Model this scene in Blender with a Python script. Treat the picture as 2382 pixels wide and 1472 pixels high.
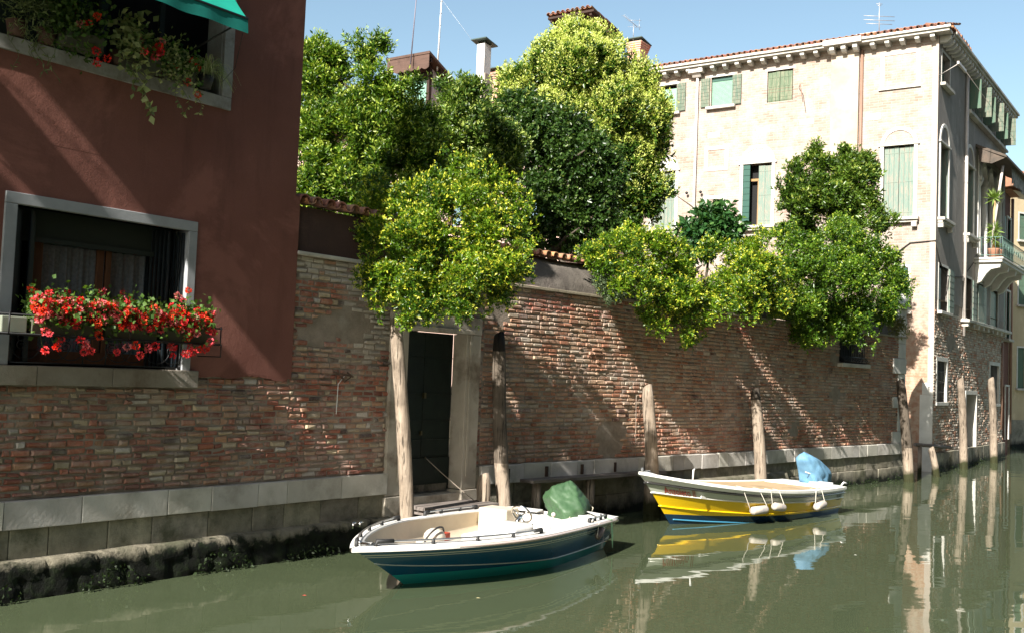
import bpy, math, random
import numpy as np
from mathutils import Vector, Matrix, noise

# ------------------------------------------------------------------ camera, sky, sun, exposure
sc = bpy.context.scene
for o in list(bpy.data.objects): bpy.data.objects.remove(o)
R = math.radians
PW, PH, FL = 2382.0, 1472.0, 2420.0            # photograph size and focal length in its pixels
PITCH, ROLL, HC = R(3.2), R(2.26), 2.3
_F = Vector((0, math.cos(PITCH), math.sin(PITCH)))
_R0, _U0 = Vector((1, 0, 0)), Vector((0, -math.sin(PITCH), math.cos(PITCH)))
_R = _R0*math.cos(ROLL) + _U0*math.sin(ROLL)
_U = -_R0*math.sin(ROLL) + _U0*math.cos(ROLL)
CAM = Vector((0, 0, HC))
cd = bpy.data.cameras.new('camera'); cam = bpy.data.objects.new('camera', cd)
sc.collection.objects.link(cam); sc.camera = cam
cd.sensor_width = 36.0; cd.lens = 36.0*FL/PW; cd.clip_start = .1; cd.clip_end = 3000
m3 = Matrix((_R, _U, -_F)).transposed()
cam.matrix_world = Matrix.Translation(CAM) @ m3.to_4x4()

SUN_AZ, SUN_EL = 31.5, 36.0                    # the way the light travels, degrees
w = bpy.data.worlds.new('World'); sc.world = w; w.use_nodes = True
nt = w.node_tree; bg = nt.nodes['Background']
sky = nt.nodes.new('ShaderNodeTexSky'); sky.sky_type = 'NISHITA'; sky.sun_disc = False
sky.sun_elevation = R(SUN_EL); sky.sun_rotation = R(SUN_AZ+180)
sky.air_density = 1.0; sky.dust_density = 1.2; sky.ozone_density = 1.6
tn = nt.nodes.new('ShaderNodeMix'); tn.data_type = 'RGBA'; tn.blend_type = 'MULTIPLY'; tn.inputs[0].default_value = 1; tn.inputs[7].default_value = (1.06, 1.05, .90, 1)
nt.links.new(sky.outputs[0], tn.inputs[6]); nt.links.new(tn.outputs[2], bg.inputs[0]); bg.inputs[1].default_value = .078
L = Vector((math.sin(R(SUN_AZ))*math.cos(R(SUN_EL)), math.cos(R(SUN_AZ))*math.cos(R(SUN_EL)), -math.sin(R(SUN_EL))))
sd = bpy.data.lights.new('sun', 'SUN'); sun = bpy.data.objects.new('sun', sd)
sc.collection.objects.link(sun); sd.energy = 5.0; sd.angle = R(.53); sd.color = (1, .95, .87)
sun.rotation_mode = 'QUATERNION'; sun.rotation_quaternion = L.to_track_quat('-Z', 'Y'); sun.location = (-20, -30, 40)
sc.view_settings.view_transform = 'Standard'; sc.view_settings.look = 'None'
sc.view_settings.exposure = 1.45; sc.view_settings.gamma = 1
sc.cycles.max_bounces = 6; sc.cycles.transparent_max_bounces = 8
sc.cycles.sample_clamp_indirect = 6

# ------------------------------------------------------------------ helpers
def ray(u, v): return _R*((u-PW/2)/FL) - _U*((v-PH/2)/FL) + _F
def at(u, v, d): return CAM + ray(u, v)*d                      # a point d metres in front of the lens
class Frame:                                                   # x runs along a wall, y into it, z up
    def __init__(s, x, y, az):
        a = R(az); s.o = Vector((x, y, 0)); s.X = Vector((math.sin(a), math.cos(a), 0)); s.Y = Vector((-math.cos(a), math.sin(a), 0))
        s.M = Matrix.Translation(s.o) @ Matrix.Rotation(R(90-az), 4, 'Z')
    def px(s, u, v, off=0):
        q = s.o - s.Y*off; d = ray(u, v); t = s.Y.dot(q-CAM)/s.Y.dot(d); P = CAM+d*t
        return (P-s.o).dot(s.X), P.z
    def w(s, x, y, z): return s.o + s.X*x + s.Y*y + Vector((0, 0, z))
    def loc(s, P): d = Vector(P)-s.o; return Vector((d.dot(s.X), d.dot(s.Y), P[2]))
F1 = Frame(-2.6635, 12.6152, 37.3)                             # red house and wall up to the door
F2 = Frame(-.4214, 15.5584, 42.5)                              # garden wall beyond the door
F3 = Frame(12.2, 30, 124.25)                                   # front of the pale brick building
F4 = Frame(12.2, 30, 35)                                       # its canal side
WORLD = Frame(0, 0, 90)
TM = {}
def tag(o, label=None, cat=None, group=None, kind=None):
    if label: o['label'] = label
    if cat: o['category'] = cat
    if group: o['group'] = group
    if kind: o['kind'] = kind
    return o
def thing(name, label, cat, fr=None, loc=(0, 0, 0), group=None, M=None):
    o = bpy.data.objects.new(name, None); sc.collection.objects.link(o); o.empty_display_size = .3
    M = M if M is not None else (fr or WORLD).M @ Matrix.Translation(Vector(loc))
    o.matrix_world = M; TM[o.name] = M.copy()
    return tag(o, label, cat, group)
def place(o, parent, M):
    if parent is not None:
        o.parent = parent; o.matrix_basis = TM[parent.name].inverted() @ M
    else: o.matrix_world = M
    TM[o.name] = M.copy()
def np_mesh(name, V, Fc, cols=None, smooth=False):
    Fc = np.asarray(Fc); n = Fc.shape[1]; me = bpy.data.meshes.new(name)
    me.vertices.add(len(V)); me.vertices.foreach_set('co', np.asarray(V, np.float32).ravel())
    me.loops.add(Fc.size); me.loops.foreach_set('vertex_index', Fc.astype(np.int32).ravel())
    me.polygons.add(len(Fc)); me.polygons.foreach_set('loop_start', np.arange(len(Fc), dtype=np.int32)*n)
    me.polygons.foreach_set('loop_total', np.full(len(Fc), n, np.int32))
    if smooth: me.polygons.foreach_set('use_smooth', np.ones(len(Fc), bool))
    me.update(calc_edges=True)
    if cols is not None:
        a = me.color_attributes.new('col', 'FLOAT_COLOR', 'CORNER')
        c = np.ones((len(Fc), n, 4), np.float32); c[:, :, :3] = np.asarray(cols, np.float32)[:, None, :]
        a.data.foreach_set('color', c.ravel())
    return me
def link(name, me, mat, parent=None, M=None):
    o = bpy.data.objects.new(name, me); sc.collection.objects.link(o)
    if mat: me.materials.append(mat)
    place(o, parent, M if M is not None else (TM[parent.name] if parent is not None else Matrix.Identity(4)))
    return o
class MB:
    def __init__(s): s.v = []; s.f = []; s.c = []; s.sm = []
    def add(s, vs, fs, col=(1, 1, 1), smooth=False):
        b = len(s.v); s.v += [tuple(p) for p in vs]
        for f in fs: s.f.append([b+i for i in f]); s.c.append(col); s.sm.append(smooth)
    def quad(s, a, b, c, d, col=(1, 1, 1)): s.add([a, b, c, d], [(0, 1, 2, 3)], col)
    def box(s, x0, x1, y0, y1, z0, z1, col=(1, 1, 1), j=0):
        v = [(x, y, z) for z in (z0, z1) for y in (y0, y1) for x in (x0, x1)]
        if j: v = [tuple(c+random.uniform(-j, j) for c in p) for p in v]
        s.add(v, [(0, 2, 3, 1), (4, 5, 7, 6), (0, 1, 5, 4), (2, 6, 7, 3), (0, 4, 6, 2), (1, 3, 7, 5)], col)
    def obox(s, c, ax, ay, az, col=(1, 1, 1)):                  # box from centre and half-axis vectors
        c, ax, ay, az = Vector(c), Vector(ax), Vector(ay), Vector(az)
        v = [c+ax*i+ay*j+az*k for k in (-1, 1) for j in (-1, 1) for i in (-1, 1)]
        s.add(v, [(0, 2, 3, 1), (4, 5, 7, 6), (0, 1, 5, 4), (2, 6, 7, 3), (0, 4, 6, 2), (1, 3, 7, 5)], col)
    def prism(s, poly, x0, x1, col=(1, 1, 1), axis='x'):        # poly of (a, z); swept along x (or y)
        n = len(poly)
        mk = (lambda t, a, z: (t, a, z)) if axis == 'x' else (lambda t, a, z: (a, t, z))
        v = [mk(x0, a, z) for a, z in poly]+[mk(x1, a, z) for a, z in poly]
        s.add(v, [tuple(range(n))[::-1], tuple(range(n, 2*n))]+[(i, (i+1) % n, n+(i+1) % n, n+i) for i in range(n)], col)
    def tube(s, pts, rad, n=8, col=(1, 1, 1), smooth=True, cap=True, sq=0):
        pts = [Vector(p) for p in pts]
        if not hasattr(rad, '__len__'): rad = [rad]*len(pts)
        b = len(s.v); ref = None
        for i, p in enumerate(pts):
            t = (pts[min(i+1, len(pts)-1)]-pts[max(i-1, 0)]).normalized()
            if ref is None: ref = Vector((0, 0, 1)) if abs(t.z) < .9 else Vector((1, 0, 0))
            a = (ref-t*ref.dot(t)).normalized(); bb = t.cross(a); ref = a
            for k in range(n):
                th = 2*math.pi*k/n; s.v.append(tuple(p+(a*math.cos(th)+bb*math.sin(th))*rad[i]))
        for i in range(len(pts)-1):
            for k in range(n):
                s.f.append([b+i*n+k, b+i*n+(k+1) % n, b+(i+1)*n+(k+1) % n, b+(i+1)*n+k]); s.c.append(col); s.sm.append(smooth)
        if cap:
            s.f.append([b+k for k in range(n)][::-1]); s.c.append(col); s.sm.append(False)
            s.f.append([b+(len(pts)-1)*n+k for k in range(n)]); s.c.append(col); s.sm.append(False)
    def ball(s, c, r, n=10, m=6, col=(1, 1, 1), sx=1, sy=1, sz=1, wob=0):
        b = len(s.v)
        for i in range(m+1):
            ph = math.pi*i/m
            for k in range(n):
                th = 2*math.pi*k/n; q = 1+(random.uniform(-wob, wob) if 0 < i < m else 0)
                s.v.append((c[0]+r*sx*q*math.sin(ph)*math.cos(th), c[1]+r*sy*q*math.sin(ph)*math.sin(th), c[2]+r*sz*q*math.cos(ph)))
        for i in range(m):
            for k in range(n):
                s.f.append([b+i*n+k, b+(i+1)*n+k, b+(i+1)*n+(k+1) % n, b+i*n+(k+1) % n]); s.c.append(col); s.sm.append(True)
    def build(s, name, mat, parent=None, fr=None, bevel=0, M=None):
        me = bpy.data.meshes.new(name); me.from_pydata(s.v, [], s.f)
        a = me.color_attributes.new('col', 'FLOAT_COLOR', 'CORNER'); arr = []
        for f, c in zip(s.f, s.c): arr += [c[0], c[1], c[2], 1.0]*len(f)
        a.data.foreach_set('color', arr); me.polygons.foreach_set('use_smooth', s.sm); me.update()
        o = link(name, me, mat, parent, M if M is not None else (fr.M if fr else None))
        if bevel:
            b = o.modifiers.new('bevel', 'BEVEL'); b.width = bevel; b.segments = 2; b.limit_method = 'ANGLE'
        return o
def rects(x0, x1, z0, z1, holes):                              # a wall face minus its openings
    xs = sorted({x0, x1}|{min(max(h[i], x0), x1) for h in holes for i in (0, 1)})
    zs = sorted({z0, z1}|{min(max(h[i], z0), z1) for h in holes for i in (2, 3)})
    out = []
    for a, b in zip(xs, xs[1:]):
        run = None
        for c, d in zip(zs, zs[1:]):
            mx, mz = (a+b)/2, (c+d)/2
            if any(h[0] < mx < h[1] and h[2] < mz < h[3] for h in holes):
                if run: out.append((a, b, *run)); run = None
            else: run = (run[0], d) if run else (c, d)
        if run: out.append((a, b, *run))
    return out
def wall(mb, x0, x1, z0, z1, y0, y1, holes, col=(1, 1, 1)):     # front sheet at y0 plus the reveals
    for a, b, c, d in rects(x0, x1, z0, z1, holes): mb.quad((a, y0, c), (b, y0, c), (b, y0, d), (a, y0, d), col)
    for h in holes:
        a, b, c, d = h[:4]
        mb.quad((a, y0, c), (a, y1, c), (a, y1, d), (a, y0, d), col); mb.quad((b, y0, d), (b, y1, d), (b, y1, c), (b, y0, c), col)
        mb.quad((a, y0, d), (a, y1, d), (b, y1, d), (b, y0, d), col); mb.quad((a, y0, c), (b, y0, c), (b, y1, c), (a, y1, c), col)
    mb.quad((x0, y0, z0), (x0, y0, z1), (x0, y1, z1), (x0, y1, z0), col); mb.quad((x1, y0, z0), (x1, y1, z0), (x1, y1, z1), (x1, y0, z1), col)
    mb.quad((x0, y0, z1), (x1, y0, z1), (x1, y1, z1), (x0, y1, z1), col)
def frame_rect(mb, x0, x1, z0, z1, w_, y0, y1, sides='lrtb', col=(1, 1, 1)):   # a surround outside an opening
    if 't' in sides: mb.box(x0-w_, x1+w_, y0, y1, z1, z1+w_, col)
    if 'b' in sides: mb.box(x0-w_, x1+w_, y0, y1, z0-w_, z0, col)
    if 'l' in sides: mb.box(x0-w_, x0, y0, y1, z0, z1, col)
    if 'r' in sides: mb.box(x1, x1+w_, y0, y1, z0, z1, col)
def arc_band(mb, cx, cz, r0, r1, y0, y1, n=14, col=(1, 1, 1)):
    P = [(math.cos(math.pi*i/n), math.sin(math.pi*i/n)) for i in range(n+1)]
    for (a, b), (c, d) in zip(P, P[1:]):
        q = [(cx+a*r0, cz+b*r0), (cx+a*r1, cz+b*r1), (cx+c*r1, cz+d*r1), (cx+c*r0, cz+d*r0)]
        mb.prism(q, y0, y1, col, 'y')
def half_disc(mb, cx, cz, r, y0, y1, n=14, col=(1, 1, 1)):
    mb.prism([(cx+r*math.cos(math.pi*i/n), cz+r*math.sin(math.pi*i/n)) for i in range(n+1)], y0, y1, col, 'y')
def bricks(mb, x0, x1, z0, z1, holes, pal, y=0., prot=.013, bh=.066, gap=.018, bl=.205, seed=1, keep=lambda x, z: True, rough=.006):
    rn = random.Random(seed); z = z0; row = 0
    while z < z1-.02:
        h = bh*rn.uniform(.86, 1.14); x = x0 - rn.uniform(0, bl)
        while x < x1:
            l = bl*rn.uniform(.85, 1.1) if rn.random() < .6 else bl*rn.uniform(.42, .6)
            a, b = max(x, x0), min(x+l-gap, x1); wv = .007*noise.noise((x*.7, z*2, 50+seed)); c, d = z+wv+gap*.5+rn.uniform(-.004, .004), min(z+wv+h-gap*.5+rn.uniform(-.007, .003), z1)
            x += l
            if b-a < .03: continue
            mx, mz = (a+b)/2, (c+d)/2
            if any(H[0]-.01 < mx < H[1]+.01 and H[2] < mz < H[3] for H in holes): 
                continue
            for H in holes:
                if H[2] < mz < H[3]:
                    if a < H[0] < b: b = H[0]
                    if a < H[1] < b: a = H[1]
            if b-a < .03 or not keep(mx, mz): continue
            nz = noise.noise((mx*1.3, mz*1.3, seed)); p = prot*(rn.uniform(.35, 1.0)+.5*nz)
            if rn.random() < .05: p += prot*.9
            if rn.random() < .05: p *= .2
            p = max(p, .001); i = min(.007+rn.uniform(0, .008), (d-c)*.32)
            J = lambda: rn.uniform(-rough, rough)
            o = [(a+J(), y, c+J()), (b+J(), y, c+J()), (b+J(), y, d+J()), (a+J(), y, d+J())]
            q = [(a+i+J(), y-p+J()*.7, c+i+J()*.5), (b-i+J(), y-p+J()*.7, c+i+J()*.5), (b-i+J(), y-p+J()*.7, d-i+J()*.5), (a+i+J(), y-p+J()*.7, d-i+J()*.5)]
            mb.add(o+q, [(4, 5, 6, 7), (0, 1, 5, 4), (1, 2, 6, 5), (2, 3, 7, 6), (3, 0, 4, 7)], pal(mx, mz, rn))
        z += h; row += 1
def blocks(mb, x0, x1, z0, z1, y0, y1, lo, hi, seed=2, gap=.006, tint=.06, j=.003):   # a course of dressed stones
    rn = random.Random(seed); x = x0
    while x < x1-.01:
        l = rn.uniform(lo, hi); b = min(x+l, x1); t = 1+rn.uniform(-tint, tint)*2; w_ = rn.uniform(-tint, tint)*.4
        mb.box(x+gap/2, b-gap/2, y0+rn.uniform(-j, j), y1, z0+rn.uniform(-j, j), z1+rn.uniform(-j, j), (t, t*(1+w_*.3), t*(1-w_)))
        x = b

# ------------------------------------------------------------------ materials
def nodes(name):
    m = bpy.data.materials.new(name); m.use_nodes = True; n = m.node_tree; return m, n, n.nodes, n.links, n.nodes['Principled BSDF']
def _set(b, k, v):
    if k in b.inputs: b.inputs[k].default_value = v
def noise_n(n, l, vec, scale, detail=5, rough=.6, dist=0):
    t = n.new('ShaderNodeTexNoise'); t.inputs['Scale'].default_value = scale; t.inputs['Detail'].default_value = detail
    t.inputs['Roughness'].default_value = rough; t.inputs['Distortion'].default_value = dist
    if vec is not None: l.new(vec, t.inputs['Vector'])
    return t.outputs['Fac']
def ramp(n, l, fac, p0, p1, c0=(0, 0, 0), c1=(1, 1, 1)):
    r = n.new('ShaderNodeValToRGB'); e = r.color_ramp.elements; e[0].position = p0; e[1].position = p1
    e[0].color = (*c0, 1); e[1].color = (*c1, 1); l.new(fac, r.inputs[0]); return r.outputs[0]
def mix(n, l, fac, a, b, mode='MIX'):
    x = n.new('ShaderNodeMix'); x.data_type = 'RGBA'; x.blend_type = mode
    for s_, v in ((x.inputs[0], fac), (x.inputs[6], a), (x.inputs[7], b)):
        if isinstance(v, (int, float)): s_.default_value = v
        elif isinstance(v, tuple): s_.default_value = (*v, 1) if len(v) == 3 else v
        else: l.new(v, s_)
    return x.outputs[2]
def math_n(n, l, op, a, b=0.):
    x = n.new('ShaderNodeMath'); x.operation = op
    for i, v in enumerate((a, b)):
        if isinstance(v, (int, float)): x.inputs[i].default_value = v
        else: l.new(v, x.inputs[i])
    return x.outputs[0]
def bump_n(n, l, h, strength, dist, nrm=None):
    b = n.new('ShaderNodeBump'); b.inputs['Strength'].default_value = strength; b.inputs['Distance'].default_value = dist
    l.new(h, b.inputs['Height'])
    if nrm is not None: l.new(nrm, b.inputs['Normal'])
    return b.outputs[0]
def mat(name, c1, c2=None, scale=3., rough=.85, bump=0., bscale=40., bdist=.01, attr=False, spec=.3, metal=0., stain=None, sscale=1., sp=(.5, .68), stretch=None, coat=0):
    m, t, n, l, b = nodes(name); co = n.new('ShaderNodeTexCoord'); vec = co.outputs['Object']
    if stretch:
        mp = n.new('ShaderNodeMapping'); mp.inputs['Scale'].default_value = stretch; l.new(vec, mp.inputs[0]); vec = mp.outputs[0]
    c = mix(n, l, ramp(n, l, noise_n(n, l, vec, scale), .35, .65), c1, c2 or tuple(x*.8 for x in c1))
    if stain: c = mix(n, l, ramp(n, l, noise_n(n, l, vec, sscale, 6, .65), *sp), c, stain)
    if attr:
        a = n.new('ShaderNodeAttribute'); a.attribute_name = 'col'; c = mix(n, l, 1., c, a.outputs['Color'], 'MULTIPLY')
    l.new(c, b.inputs['Base Color']); _set(b, 'Roughness', rough); _set(b, 'Specular IOR Level', spec); _set(b, 'Metallic', metal); _set(b, 'Coat Weight', coat)
    if bump: l.new(bump_n(n, l, noise_n(n, l, vec, bscale, 6, .65), bump, bdist), b.inputs['Normal'])
    return m
def mat_brick(name):                                           # real bricks carry their own colour; grime and lime bloom on top
    m, t, n, l, b = nodes(name); co = n.new('ShaderNodeTexCoord'); vec = co.outputs['Object']
    a = n.new('ShaderNodeAttribute'); a.attribute_name = 'col'; c = a.outputs['Color']
    c = mix(n, l, ramp(n, l, noise_n(n, l, vec, 22, 6, .7), .3, .75), c, mix(n, l, 1., c, (.62, .60, .58), 'MULTIPLY'))
    c = mix(n, l, math_n(n, l, 'MULTIPLY', ramp(n, l, noise_n(n, l, vec, 2.3, 8, .7), .46, .62), .6), c, (.34, .30, .245))
    c = mix(n, l, 1., c, (1.30, 1.32, 1.36), 'MULTIPLY')
    c = mix(n, l, math_n(n, l, 'MULTIPLY', ramp(n, l, noise_n(n, l, vec, 1.1, 7, .7), .56, .72), .4), c, (.10, .07, .055))
    c = mix(n, l, math_n(n, l, 'MULTIPLY', ramp(n, l, noise_n(n, l, vec, .7, 9, .75), .54, .62), .55), c, (.40, .35, .31))
    l.new(c, b.inputs['Base Color']); _set(b, 'Roughness', .92); _set(b, 'Specular IOR Level', .15)
    n1 = bump_n(n, l, noise_n(n, l, vec, 75, 6, .7), .55, .006)
    l.new(bump_n(n, l, noise_n(n, l, vec, 16, 5, .6), .5, .012, n1), b.inputs['Normal']); return m
def mat_shader_brick(name, c1, c2, mortar, lime=(.62, .57, .5), bumpd=.006, low=None):
    m, t, n, l, b = nodes(name); co = n.new('ShaderNodeTexCoord'); sx = n.new('ShaderNodeSeparateXYZ'); l.new(co.outputs['Object'], sx.inputs[0])
    cx = n.new('ShaderNodeCombineXYZ'); l.new(sx.outputs[0], cx.inputs[0]); l.new(sx.outputs[2], cx.inputs[1])
    wob = n.new('ShaderNodeVectorMath'); wob.operation = 'MULTIPLY_ADD'
    nn = n.new('ShaderNodeTexNoise'); nn.inputs['Scale'].default_value = 3; l.new(cx.outputs[0], nn.inputs['Vector'])
    l.new(nn.outputs['Color'], wob.inputs[0]); wob.inputs[1].default_value = (.03, .03, 0); l.new(cx.outputs[0], wob.inputs[2])
    br = n.new('ShaderNodeTexBrick'); l.new(wob.outputs[0], br.inputs['Vector'])
    for k, v in (('Scale', 1.), ('Mortar Size', .009), ('Mortar Smooth', .3), ('Brick Width', .26), ('Row Height', .078), ('Bias', -.1)): br.inputs[k].default_value = v
    br.inputs['Color1'].default_value = (*c1, 1); br.inputs['Color2'].default_value = (*c2, 1); br.inputs['Mortar'].default_value = (*mortar, 1)
    vec = co.outputs['Object']; c = br.outputs['Color']
    c = mix(n, l, math_n(n, l, 'MULTIPLY', ramp(n, l, noise_n(n, l, vec, 1.5, 8, .7), .42, .62), .75), c, lime)
    if low:                                                    # lower, rawer brickwork where the render has fallen away
        zf = math_n(n, l, 'ADD', math_n(n, l, 'MULTIPLY', sx.outputs[2], -.5), math_n(n, l, 'ADD', math_n(n, l, 'MULTIPLY', noise_n(n, l, vec, 1.2, 6), 1.4), 1.95))
        cl = n.new('ShaderNodeClamp'); l.new(zf, cl.inputs[0]); c = mix(n, l, cl.outputs[0], c, mix(n, l, ramp(n, l, noise_n(n, l, vec, 6), .4, .6), *low))
    c = mix(n, l, math_n(n, l, 'MULTIPLY', ramp(n, l, noise_n(n, l, vec, 5, 6, .7), .5, .75), .35), c, tuple(x*.62 for x in c1))
    l.new(c, b.inputs['Base Color']); _set(b, 'Roughness', .92); _set(b, 'Specular IOR Level', .15)
    n1 = bump_n(n, l, noise_n(n, l, vec, 30, 6, .7), .4, .008); inv = math_n(n, l, 'SUBTRACT', 1., br.outputs['Fac'])
    l.new(bump_n(n, l, inv, .8, bumpd, n1), b.inputs['Normal']); return m
def mat_tide(name, c1, c2, top=.30, spread=.22):                # stone that is bare above and weed-black in the tide zone
    m, t, n, l, b = nodes(name); co = n.new('ShaderNodeTexCoord'); vec = co.outputs['Object']
    sx = n.new('ShaderNodeSeparateXYZ'); l.new(vec, sx.inputs[0])
    c = mix(n, l, ramp(n, l, noise_n(n, l, vec, 4, 6, .7), .35, .65), c1, c2)
    c = mix(n, l, ramp(n, l, noise_n(n, l, vec, 1.7, 7, .7), .5, .66), c, (.085, .085, .055))
    a = n.new('ShaderNodeAttribute'); a.attribute_name = 'col'; c = mix(n, l, 1., c, a.outputs['Color'], 'MULTIPLY')
    h = math_n(n, l, 'ADD', sx.outputs[2], math_n(n, l, 'MULTIPLY', math_n(n, l, 'SUBTRACT', noise_n(n, l, vec, 2.2, 7, .7), .5), -.7))
    f = n.new('ShaderNodeMapRange'); l.new(h, f.inputs[0]); f.inputs[1].default_value = top-spread; f.inputs[2].default_value = top+spread; f.inputs[3].default_value = 1; f.inputs[4].default_value = 0
    weed = mix(n, l, ramp(n, l, noise_n(n, l, vec, 9, 6, .7), .45, .7), (.004, .005, .003), (.012, .020, .006))
    c = mix(n, l, f.outputs[0], c, weed); l.new(c, b.inputs['Base Color']); _set(b, 'Roughness', .8); _set(b, 'Specular IOR Level', .25)
    n1 = bump_n(n, l, noise_n(n, l, vec, 45, 6, .7), .6, .01); l.new(bump_n(n, l, noise_n(n, l, vec, 9, 6, .65), .7, .03, n1), b.inputs['Normal']); return m
def mat_plaster(name, c1, c2, dark, bdist=.006):
    m, t, n, l, b = nodes(name); co = n.new('ShaderNodeTexCoord'); vec = co.outputs['Object']
    c = mix(n, l, ramp(n, l, noise_n(n, l, vec, .9, 7, .6), .35, .68), c1, c2)
    mp = n.new('ShaderNodeMapping'); mp.inputs['Scale'].default_value = (2.2, 2.2, .35); l.new(vec, mp.inputs[0])
    c = mix(n, l, math_n(n, l, 'MULTIPLY', ramp(n, l, noise_n(n, l, mp.outputs[0], 1.5, 7, .65), .52, .72), .55), c, dark)
    c = mix(n, l, math_n(n, l, 'MULTIPLY', ramp(n, l, noise_n(n, l, vec, 60, 4, .7), .4, .7), .25), c, dark)
    c = mix(n, l, math_n(n, l, 'MULTIPLY', ramp(n, l, noise_n(n, l, vec, .55, 8, .7, .6), .53, .60), .5), c, tuple(x*1.35 for x in c1))
    l.new(c, b.inputs['Base Color']); _set(b, 'Roughness', .9); _set(b, 'Specular IOR Level', .2)
    n1 = bump_n(n, l, noise_n(n, l, vec, 55, 6, .7), .5, bdist); l.new(bump_n(n, l, noise_n(n, l, vec, 5, 5, .6), .35, .02, n1), b.inputs['Normal']); return m
def mat_leaf(name, gloss=.35, trans=.3):
    m, t, n, l, b = nodes(name); a = n.new('ShaderNodeAttribute'); a.attribute_name = 'col'
    l.new(a.outputs['Color'], b.inputs['Base Color']); _set(b, 'Roughness', gloss); _set(b, 'Specular IOR Level', .45)
    tr = n.new('ShaderNodeBsdfTranslucent'); l.new(mix(n, l, 1., a.outputs['Color'], (1.3, 1.35, .5), 'MULTIPLY'), tr.inputs[0])
    ms = n.new('ShaderNodeMixShader'); ms.inputs[0].default_value = trans; l.new(b.outputs[0], ms.inputs[1]); l.new(tr.outputs[0], ms.inputs[2])
    l.new(ms.outputs[0], n['Material Output'].inputs[0]); return m
def mat_wood(name, c1, c2, scale=1., rough=.8, tide=False, attr=False, vertical=True, bump=.5):
    m, t, n, l, b = nodes(name); co = n.new('ShaderNodeTexCoord'); vec = co.outputs['Object']
    mp = n.new('ShaderNodeMapping'); mp.inputs['Scale'].default_value = (14, 14, .8) if vertical else (.8, 14, 14); l.new(vec, mp.inputs[0])
    g = noise_n(n, l, mp.outputs[0], 1.8*scale, 7, .65, .3); c = mix(n, l, ramp(n, l, g, .3, .7), c1, c2)
    c = mix(n, l, ramp(n, l, noise_n(n, l, vec, 2.5, 5), .5, .75), c, tuple(x*.6 for x in c2))
    if tide:                                                   # long drying cracks
        m2 = n.new('ShaderNodeMapping'); m2.inputs['Scale'].default_value = (34, 34, .9); l.new(vec, m2.inputs[0]); ck = noise_n(n, l, m2.outputs[0], 1.3, 3, .5)
        c = mix(n, l, ramp(n, l, ck, .60, .68), c, tuple(x*.22 for x in c2)); g = math_n(n, l, 'SUBTRACT', g, ramp(n, l, ck, .58, .68))
    if attr:
        a = n.new('ShaderNodeAttribute'); a.attribute_name = 'col'; c = mix(n, l, 1., c, a.outputs['Color'], 'MULTIPLY')
    if tide:
        sx = n.new('ShaderNodeSeparateXYZ'); l.new(vec, sx.inputs[0]); f = n.new('ShaderNodeMapRange')
        l.new(math_n(n, l, 'ADD', sx.outputs[2], math_n(n, l, 'MULTIPLY', noise_n(n, l, vec, 6), .25)), f.inputs[0])
        f.inputs[1].default_value = .30; f.inputs[2].default_value = .46; f.inputs[3].default_value = 1; f.inputs[4].default_value = 0
        c = mix(n, l, f.outputs[0], c, (.03, .032, .012))
    l.new(c, b.inputs['Base Color']); _set(b, 'Roughness', rough); _set(b, 'Specular IOR Level', .25)
    l.new(bump_n(n, l, g, bump, .012), b.inputs['Normal']); return m
def mat_peel(name, paint, wood):                               # flaking shutter paint
    m, t, n, l, b = nodes(name); co = n.new('ShaderNodeTexCoord'); vec = co.outputs['Object']
    mp = n.new('ShaderNodeMapping'); mp.inputs['Scale'].default_value = (9, 9, 1.2); l.new(vec, mp.inputs[0]); g = noise_n(n, l, mp.outputs[0], 2.5, 8, .75)
    c = mix(n, l, ramp(n, l, g, .47, .6), paint, wood); l.new(c, b.inputs['Base Color']); _set(b, 'Roughness', .75)
    l.new(bump_n(n, l, g, .3, .006), b.inputs['Normal']); return m
def mat_flat(name, c, rough=.5, metal=0., spec=.5, coat=0): 
    m, t, n, l, b = nodes(name); co = n.new('ShaderNodeTexCoord')
    l.new(mix(n, l, ramp(n, l, noise_n(n, l, co.outputs['Object'], 8, 5), .3, .7), c, tuple(x*.86 for x in c)), b.inputs['Base Color'])
    _set(b, 'Roughness', rough); _set(b, 'Metallic', metal); _set(b, 'Specular IOR Level', spec); _set(b, 'Coat Weight', coat); return m
def mat_attr(name, rough=.5, spec=.5, dirt=.15, coat=0):
    m, t, n, l, b = nodes(name); co = n.new('ShaderNodeTexCoord'); a = n.new('ShaderNodeAttribute'); a.attribute_name = 'col'
    f = math_n(n, l, 'MULTIPLY', ramp(n, l, noise_n(n, l, co.outputs['Object'], 3.5, 7, .7), .5, .75), dirt)
    l.new(mix(n, l, f, a.outputs['Color'], (.12, .11, .08)), b.inputs['Base Color']); _set(b, 'Roughness', rough); _set(b, 'Specular IOR Level', spec); _set(b, 'Coat Weight', coat); return m
def mat_glass(name, fac=.16, tint=(.9, .95, .93)):
    m = bpy.data.materials.new(name); m.use_nodes = True; n = m.node_tree.nodes; l = m.node_tree.links; n.remove(n['Principled BSDF'])
    a = n.new('ShaderNodeBsdfTransparent'); a.inputs[0].default_value = (*tint, 1); g = n.new('ShaderNodeBsdfGlossy'); g.inputs['Roughness'].default_value = .02
    x = n.new('ShaderNodeMixShader'); x.inputs[0].default_value = fac; l.new(a.outputs[0], x.inputs[1]); l.new(g.outputs[0], x.inputs[2]); l.new(x.outputs[0], n['Material Output'].inputs[0]); return m

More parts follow.
